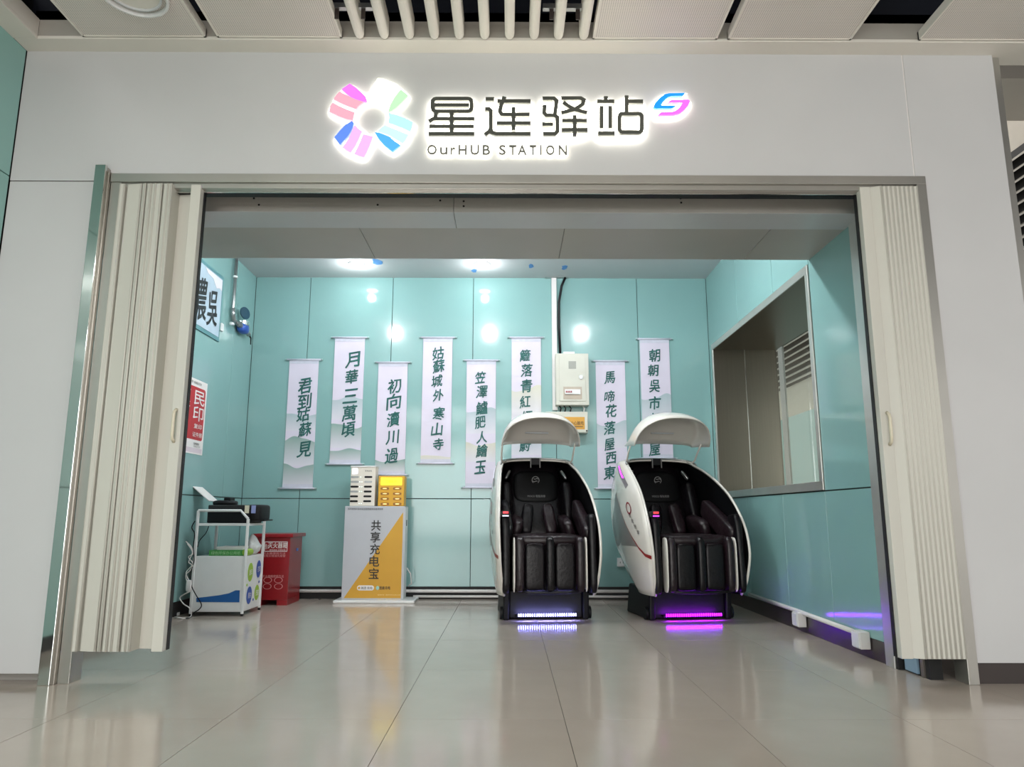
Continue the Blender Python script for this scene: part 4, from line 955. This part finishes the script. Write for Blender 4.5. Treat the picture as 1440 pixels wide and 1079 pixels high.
cab([cl(235, 400, -0.03), cl(215, 440), cl(232, 480), cl(224, 560), cl(228, 640), cl(215, 690), cl(205, 740), cl(215, 800), cl(240, 850), cl(272, 905), cl(262, 935), cl(225, 960), cl(210, 985, -0.05), fl(262, 870, 0.01)], 0.0045, M_BLACK, 'thin black cable hanging down the left front of the cart')
cab([cl(318, 432, 0.1), cl(300, 475, 0.1), cl(262, 520, 0.06), cl(250, 560, 0.03)], 0.004, M_BLACK, 'thin black cable inside the open bay of the cart')
pc_ = cl(196, 795, -0.05)
tag(obj('inline_switch', MB().sup(pc_, (0.022, 0.014, 0.05), 0.5), M_COND, smooth=True), 'white inline switch on the cable left of the cart', 'switch')
ps = fl(246, 866, 0)
pw = thing('power_strip', 'white power strip on the floor behind the left folding door', 'power strip', (ps.x-0.05, ps.y, 0))
bx('body', (ps.x-0.20, ps.y-0.03, 0.0), (ps.x+0.03, ps.y+0.03, 0.03), M_WHITE, pw, bevel=0.006)
for k_ in range(3): bx('socket_hole', (ps.x-0.02-k_*0.06, ps.y-0.012, 0.0295), (ps.x-0.005-k_*0.06, ps.y+0.012, 0.031), M_DARK, pw)
bx('plug', (ps.x-0.06, ps.y+0.0, 0.031), (ps.x-0.02, ps.y+0.025, 0.075), M_BLACK, pw, bevel=0.004)
ab = fl(248, 858)
tag(obj('adapter', MB().sup((ab.x+0.02, ab.y+0.12, 0.04), (0.13, 0.06, 0.04), 0.3), M_BLACK, smooth=True), 'black power adapter on the floor behind the cart cables', 'adapter')
# ================================================================== MASSAGE CHAIRS
KZ = [0.22, 0.30, 0.40, 0.58, 0.80, 1.04, 1.18, 1.29, 1.35]
KW = [0.372, 0.390, 0.404, 0.417, 0.418, 0.400, 0.378, 0.352, 0.325]
KF = [-0.11, -0.16, -0.19, -0.21, -0.13, 0.08, 0.30, 0.54, 0.70]
KB = [0.42, 0.58, 0.72, 0.92, 1.06, 1.14, 1.15, 1.12, 1.08]
def ip_(zz, K):
    if zz <= KZ[0]: return K[0]
    for i in range(len(KZ)-1):
        if zz <= KZ[i+1]:
            h = KZ[i+1]-KZ[i]; t_ = (zz-KZ[i])/h
            m0 = (K[i+1]-K[max(i-1, 0)])/(KZ[i+1]-KZ[max(i-1, 0)]); m1 = (K[min(i+2, len(K)-1)]-K[i])/(KZ[min(i+2, len(K)-1)]-KZ[i])
            return (2*t_**3-3*t_**2+1)*K[i]+(t_**3-2*t_**2+t_)*h*m0+(-2*t_**3+3*t_**2)*K[i+1]+(t_**3-t_**2)*h*m1
    return K[-1]
def rim(s):
    """s in -1..1 along the opening rim from left foot over the top to right foot; returns x, yf, yb, z, nx, nz"""
    sg_ = -1 if s < 0 else 1; a = abs(s)
    if a > 0.35:
        zz = KZ[0]+(KZ[-1]-KZ[0])*(1-a)/0.65; return (sg_*ip_(zz, KW), ip_(zz, KF), ip_(zz, KB), zz, sg_*1.0, 0.0 if zz < 1.1 else (zz-1.1)/0.29*0.7)
    f = a/0.35; th = f*math.pi/2
    x = KW[-1]*math.sin(th)**0.9 if f > 0 else 0; zz = KZ[-1]+0.045*max(0, math.cos(th))**0.8 if f < 1 else KZ[-1]
    return (sg_*x, 0.70+0.10*math.cos(th), 1.08, zz, sg_*math.sin(th), math.cos(th)*0.8+0.2)
def shell_pt(s, t, off=0.0):
    x, yf, yb, zz, nx, nz = rim(s)
    bul = 0.040*math.sin(math.pi*min(1, t*1.15)**0.75)-0.16*max(0, t-0.55)**1.6
    bul = (bul+off)
    q = math.hypot(nx, nz) or 1
    return Vector((x+nx/q*bul, yf+(yb-yf)*t, zz+nz/q*bul*0.6))
def s_of(zz, side): return side*(1-0.65*(zz-KZ[0])/(KZ[-1]-KZ[0]))
def chair(loc, yaw, ledrgb, lstr, label, sidelight):
    rt = thing('massage_chair', label, 'massage chair', (0, 0, 0), 'capsule massage chairs')
    NS = 72; NT = 14
    ss = [-1+2*i/NS for i in range(NS+1)]
    rows = [[shell_pt(s, t/NT) for s in ss] for t in range(NT+1)]
    sh_ = obj('shell', MB().grid(rows), M_SHELL, rt, smooth=True, solid=0.014)
    # back cap of the shell
    last = rows[-1]; ctr = Vector((0, 1.12, 0.85))
    mb = MB().grid([last, [p.lerp(ctr, 0.5)+Vector((0, 0.03, 0)) for p in last], [p.lerp(ctr, 0.98)+Vector((0, 0.03, 0)) for p in last]])
    obj('shell_back', mb, M_SHELL, rt, smooth=True)
    # rim bead
    obj('rim_bead', MB().tube([shell_pt(s, 0, 0.0) for s in ss], 0.011, 8), M_SHELL, rt, smooth=True)
    obj('top_rail', MB().tube([shell_pt(s, 0, 0.012)+Vector((0, -0.01, 0.008)) for s in [-0.36+0.72*i/24 for i in range(25)]], 0.009, 8), M_GALV, rt, smooth=True)
    # lining
    rows = []
    for t in range(13):
        f = t/12; row = []
        for s in ss:
            x, yf, yb, zz, nx, nz = rim(s)
            k_ = (1-f**3.2)
            row.append(Vector(((x-nx*0.02)*k_ if t else x-nx*0.008, yf+0.004+(max(yb-0.06, yf+0.1)-yf)*(1-(1-f)**1.6), zz-0.012-(zz-0.95)*0.12*f if zz > 0.95 else zz)))
        rows.append(row)
    obj('hood_lining', MB().grid(rows), M_LINING, rt, smooth=True)
    # grey lower flank, red stripe, emblem, lettering and side lamp on both flanks
    for side in (-1, 1):
        def sp3(zz, t, o): return shell_pt(s_of(zz, side), t, o)
        path = [(1.10, 0.60), (1.02, 0.55), (0.92, 0.49), (0.81, 0.42), (0.69, 0.31), (0.60, 0.20), (0.545, 0.10), (0.53, 0.01)]
        fine = []
        for i in range(len(path)-1):
            for k_ in range(5):
                f = k_/5; fine.append((path[i][0]+(path[i+1][0]-path[i][0])*f, path[i][1]+(path[i+1][1]-path[i][1])*f))
        fine.append(path[-1])
        wr_ = lambda t: 0.005+0.030*max(0, 0.35-t)
        obj('red_stripe', MB().grid([[sp3(z+wr_(t), t, 0.0095) for z, t in fine], [sp3(z-wr_(t), t, 0.0095) for z, t in fine]]), M_RED, sh_, smooth=True)
        low = [f for f in fine if f[1] > 0.22]
        grid_ = []
        for q in range(7):
            f = q/6; grid_.append([sp3(z-0.012-(z-0.30)*0.35*f*min(1, (t-0.22)/0.12), t+(0.97-t)*f, 0.0088) for z, t in low])
        obj('grey_flank', MB().grid(grid_), mat('grey_shell', (132, 126, 124), 0.3, var=0.03, coat=0.3), sh_, smooth=True)
        # side lamp
        q = [(1.345, 0.22), (1.31, 0.42), (1.20, 0.62), (1.14, 0.60), (1.20, 0.40), (1.29, 0.20)]
        obj('lamp_surround', MB().grid([[sp3(1.325-0.19*f, 0.27-0.11*f, 0.009) for f in [k_/8 for k_ in range(9)]], [sp3(1.315-0.21*f, 0.43-0.19*f, 0.009) for f in [k_/8 for k_ in range(9)]]]), mat('lamp_surround_grey', (118, 108, 112), 0.3), sh_, smooth=True)
        obj('side_lamp', MB().grid([[sp3(1.32-0.12*f, 0.29-0.07*f, 0.0115) for f in [k_/8 for k_ in range(9)]], [sp3(1.32-0.12*f, 0.34-0.07*f, 0.0115) for f in [k_/8 for k_ in range(9)]]]), sidelight, sh_)
        # ring emblem
        n = 20; c = (0.93, 0.27); ra, rb = 0.055, 0.055
        ring_o = [sp3(c[0]+ra*math.sin(a), c[1]+rb*math.cos(a), 0.0098) for a in [2*math.pi*k_/n for k_ in range(n+1)]]
        ring_i = [sp3(c[0]+ra*0.72*math.sin(a), c[1]+rb*0.72*math.cos(a), 0.0098) for a in [2*math.pi*k_/n for k_ in range(n+1)]]
        obj('ring_emblem', MB().grid([ring_o, ring_i]), mat('dark_red_print', (130, 26, 40), 0.4), sh_)
        A = sp3(0.90, 0.36, 0.010); B = sp3(0.90, 0.30, 0.010); U = sp3(0.95, 0.36, 0.010)
        ru = (A-B).normalized() if side > 0 else (B-A).normalized()
        for k_, c_ in enumerate('智能按摩'):
            p = sp3(0.865-k_*0.046, 0.26-k_*0.035, 0.013)
            pr_ = sp3(0.865-k_*0.046, 0.20-k_*0.035, 0.013); pu = sp3(0.885-k_*0.046, 0.26-k_*0.035, 0.013)
            rgt = (pr_-p) if side < 0 else (p-pr_)
            text('lettering', c_, p, rgt, (pu-p), 0.040, M_KPRINT, sh_, w=0.05, depth=0.001)
    # interior padding
    obj('backrest', MB().sup((0, 0.80, 1.02), (0.25, 0.07, 0.40), 0.45, rot=Matrix.Rotation(-0.42, 3, 'X')), M_LEATHER, rt, smooth=True)
    hp = obj('head_pillow', MB().sup((0, 0.80, 1.13), (0.22, 0.05, 0.17), 0.5, rot=Matrix.Rotation(-0.40, 3, 'X')), mat('pillow_black', (5, 5, 7), 0.5, spec=0.2), rt, smooth=True)
    up = Vector((0, math.sin(0.40), math.cos(0.40)))
    text('lettering', 'MOCO 智能按摩', Vector((0.0, 0.708, 1.045)), XR, up, 0.026, M_GPRINT, hp, w=0.17, depth=0.004)
    c = Vector((0, 0.765, 1.20))
    obj('circle_emblem', MB().ring(c, (0, 1, 0), 0.034, 0.006, 0.004, 24), M_GPRINT, hp)
    mb = MB(); stroke(mb, [(-0.028, 1.190), (-0.012, 1.184), (0.004, 1.192), (0.018, 1.190)], 0.007, 0.765, 0.004); stroke(mb, [(-0.018, 1.212), (-0.004, 1.209), (0.012, 1.216), (0.027, 1.211)], 0.007, 0.765, 0.004)
    obj('emblem_swirl', mb, M_GPRINT, hp)
    text('lettering', '智能按摩', c+Vector((0, 0.0, -0.058)), XR, ZU, 0.016, M_GPRINT, hp, w=0.07, depth=0.004)
    for sx in (-1, 1):
        obj('shoulder_pad', MB().sup((sx*0.28, 0.70, 0.98), (0.05, 0.10, 0.20), 0.5, rot=Matrix.Rotation(-0.35, 3, 'X') @ Matrix.Rotation(sx*0.2, 3, 'Z')), M_LEATHER, rt, smooth=True)
        obj('arm_pad', MB().sup((sx*0.335, 0.20, 0.82), (0.045, 0.33, 0.09), 0.45, rot=Matrix.Rotation(0.42, 3, 'X')), M_LEATHERB if sx > 0 else M_LEATHER, rt, smooth=True)
        obj('arm_rest', MB().sup((sx*0.362, -0.08, 0.555), (0.034, 0.10, 0.325), 0.4, rot=Matrix.Rotation(-0.08, 3, 'X')), M_LEATHER, rt, smooth=True)
        obj('lumbar_pad', MB().sup((sx*0.105, 0.58, 0.83), (0.055, 0.05, 0.15), 0.55, rot=Matrix.Rotation(-0.35, 3, 'X') @ Matrix.Rotation(-sx*0.12, 3, 'Y')), M_LEATHERB if sx > 0 else M_LEATHER, rt, smooth=True)
        obj('hip_pad', MB().sup((sx*0.235, 0.40, 0.76), (0.05, 0.20, 0.10), 0.5, rot=Matrix.Rotation(0.15, 3, 'X') @ Matrix.Rotation(-sx*0.3, 3, 'Y')), M_LEATHERB, rt, smooth=True)
        obj('speaker_grille', MB().sup((sx*(0.27), 0.76, 1.25), (0.014, 0.02, 0.055), 0.6, nu=12, nv=8, rot=Matrix.Rotation(-0.5, 3, 'X') @ Matrix.Rotation(sx*-0.45, 3, 'Y')), M_GALV, rt, smooth=True)
    obj('seat_cushion', MB().sup((0, 0.20, 0.66), (0.295, 0.36, 0.05), 0.35), M_LEATHERB, rt, smooth=True)
    bx('leg_rest_frame', (-0.285, -0.13, 0.255), (0.285, 0.10, 0.685), M_LINING, rt, bevel=0.02)
    for sx in (-1, 0, 1):
        obj('leg_bolster', MB().sup((sx*0.250, -0.14, 0.473), (0.036, 0.085, 0.222), 0.42), M_LEATHERB if sx != 0 else M_LEATHER, rt, smooth=True)
    for sx in (-1, 1):
        obj('calf_pad', MB().sup((sx*0.125, -0.135, 0.45), (0.084, 0.055, 0.190), 0.32), M_LEATHER, rt, smooth=True)
        obj('calf_pad_piping', MB().tube([(sx*0.125-0.07, -0.172, 0.628), (sx*0.125-0.02, -0.180, 0.634), (sx*0.125+0.02, -0.180, 0.634), (sx*0.125+0.07, -0.172, 0.628), (sx*0.125+0.077, -0.17, 0.59), (sx*0.125+0.077, -0.172, 0.36)], 0.0035, 6), M_LEATHERB, rt, smooth=True)
        obj('leg_trim', MB().sup((sx*0.297, -0.16, 0.470), (0.009, 0.06, 0.22), 0.5, nu=12, nv=10), M_SHELL, rt, smooth=True)
        # base cheeks
        pr2 = [(sx*0.31, 0.07, 0.0), (sx*0.31, 0.05, 0.24), (sx*0.31, 0.62, 0.26), (sx*0.31, 0.70, 0.0)]
        obj('base_cheek', MB().prism(pr2, (sx*0.055, 0, 0)), M_BLACK, rt, bevel=0.015)
        obj('castor', MB().disc((sx*0.368, 0.13, 0.055), 0.052, (sx, 0, 0), 0.02, 20), M_BLACK, rt)
    obj('leg_rest_lip', MB().tube([(-0.29, -0.17, 0.262), (-0.15, -0.19, 0.250), (0, -0.194, 0.247), (0.15, -0.19, 0.250), (0.29, -0.17, 0.262)], 0.012, 8), M_LEATHER, rt, smooth=True)
    bx('base', (-0.31, 0.09, 0.015), (0.31, 0.72, 0.24), M_BLACK, rt, bevel=0.01)
    la = bpy.data.lights.new('bar_light', 'AREA'); la.shape = 'RECTANGLE'; la.size = 0.48; la.size_y = 0.03; la.energy = 3.2 if ledrgb[0] > 160 else 7.0; la.color = [c_ for c_ in lin(ledrgb)]
    lo_ = bpy.data.objects.new('bar_light', la); C.objects.link(lo_); lo_.location = (0, 0.0, 0.05); lo_.rotation_euler = (R(62), 0, 0); lo_.parent = rt
    lb_ = bx('led_bar', (-0.26, 0.02, 0.030), (0.26, 0.09, 0.048), M_BLACK, rt, bevel=0.003)
    em_ = emat('led_%d_%d_%d' % ledrgb, ledrgb, lstr)
    proto_ = None
    for k_ in range(26):
        x = -0.24+0.48*k_/25
        if proto_ is None:
            proto_ = obj('led', MB().box((-0.0038, 0.006, 0.038), (0.0038, 0.016, 0.060)), em_, lb_, bevel=0.002); o = proto_
        else: o = proto_.copy(); C.objects.link(o)
        o.location.x = x
    # control panel on the left arm rest
    cpn = obj('control_panel', MB().sup((-0.366, -0.10, 0.875), (0.033, 0.07, 0.028), 0.35), M_BLACK, rt, smooth=True)
    bx('red_screen', (-0.389, -0.173, 0.880), (-0.343, -0.169, 0.898), emat('red_screen', (220, 60, 70), 0.8), cpn)
    bx('status_light', (-0.393, -0.175, 0.857), (-0.341, -0.170, 0.867), sidelight, cpn)
    # canopy
    NX = 28; NY = 12; rows = []
    for j in range(NY+1):
        t = j/NY; row = []
        for i_ in range(NX+1):
            s = -1+2*i_/NX
            a = abs(s)
            zc = 1.725+0.085*math.sin(math.pi*min(1, t/0.75)**0.8*0.62)-0.28*max(0, t-0.42)**1.35*1.9
            edge = 1.49+0.03*t
            z_ = edge+(zc-edge)*(1-a**2.3)
            y_ = 0.14+0.22*a**2+(0.56-0.20*a**2)*t
            row.append(Vector((0.358*math.sin(s*math.pi/2*0.98)/math.sin(math.pi/2*0.98)*(1-0.06*t), y_, z_)))
        rows.append(row)
    cn = obj('canopy', MB().grid(rows), M_SHELL, rt, smooth=True, solid=0.010)
    bx('canopy_slot', (-0.12, 0.56, 1.63), (0.10, 0.585, 1.64), M_GREYP, cn)
    for sx in (-1, 1):
        obj('canopy_stay', MB().tube([(sx*0.343, 0.50, 1.53), (sx*0.342, 0.60, 1.45), (sx*0.338, 0.66, 1.385), (sx*0.325, 0.70, 1.365), (sx*0.29, 0.73, 1.38)], 0.009, 8), M_SHELL, rt, smooth=True)
    bx('top_clip', (-0.050, 0.775, 1.345), (0.050, 0.83, 1.412), M_BLACK, rt, bevel=0.006)
    for sx in (-1, 1): bx('clip_prong', (sx*0.045-0.006, 0.77, 1.32), (sx*0.045+0.004, 0.775, 1.41), M_GPRINT, rt)
    rt.location = loc; rt.rotation_euler = (0, 0, yaw)
    return rt
a = fl(770, 874); b = fl(977, 874)
chair((a.x, a.y, 0), R(5.0), (165, 165, 255), 7, 'white capsule massage chair with canopy, lit by a white light bar, left of the pair', emat('lamp_white_soft', (225, 225, 240), 0.9))
chair((b.x, b.y, 0), R(8.5), (170, 25, 255), 6, 'white capsule massage chair with canopy, lit by a magenta light bar, right of the pair', emat('lamp_magenta', (215, 60, 255), 2.2))
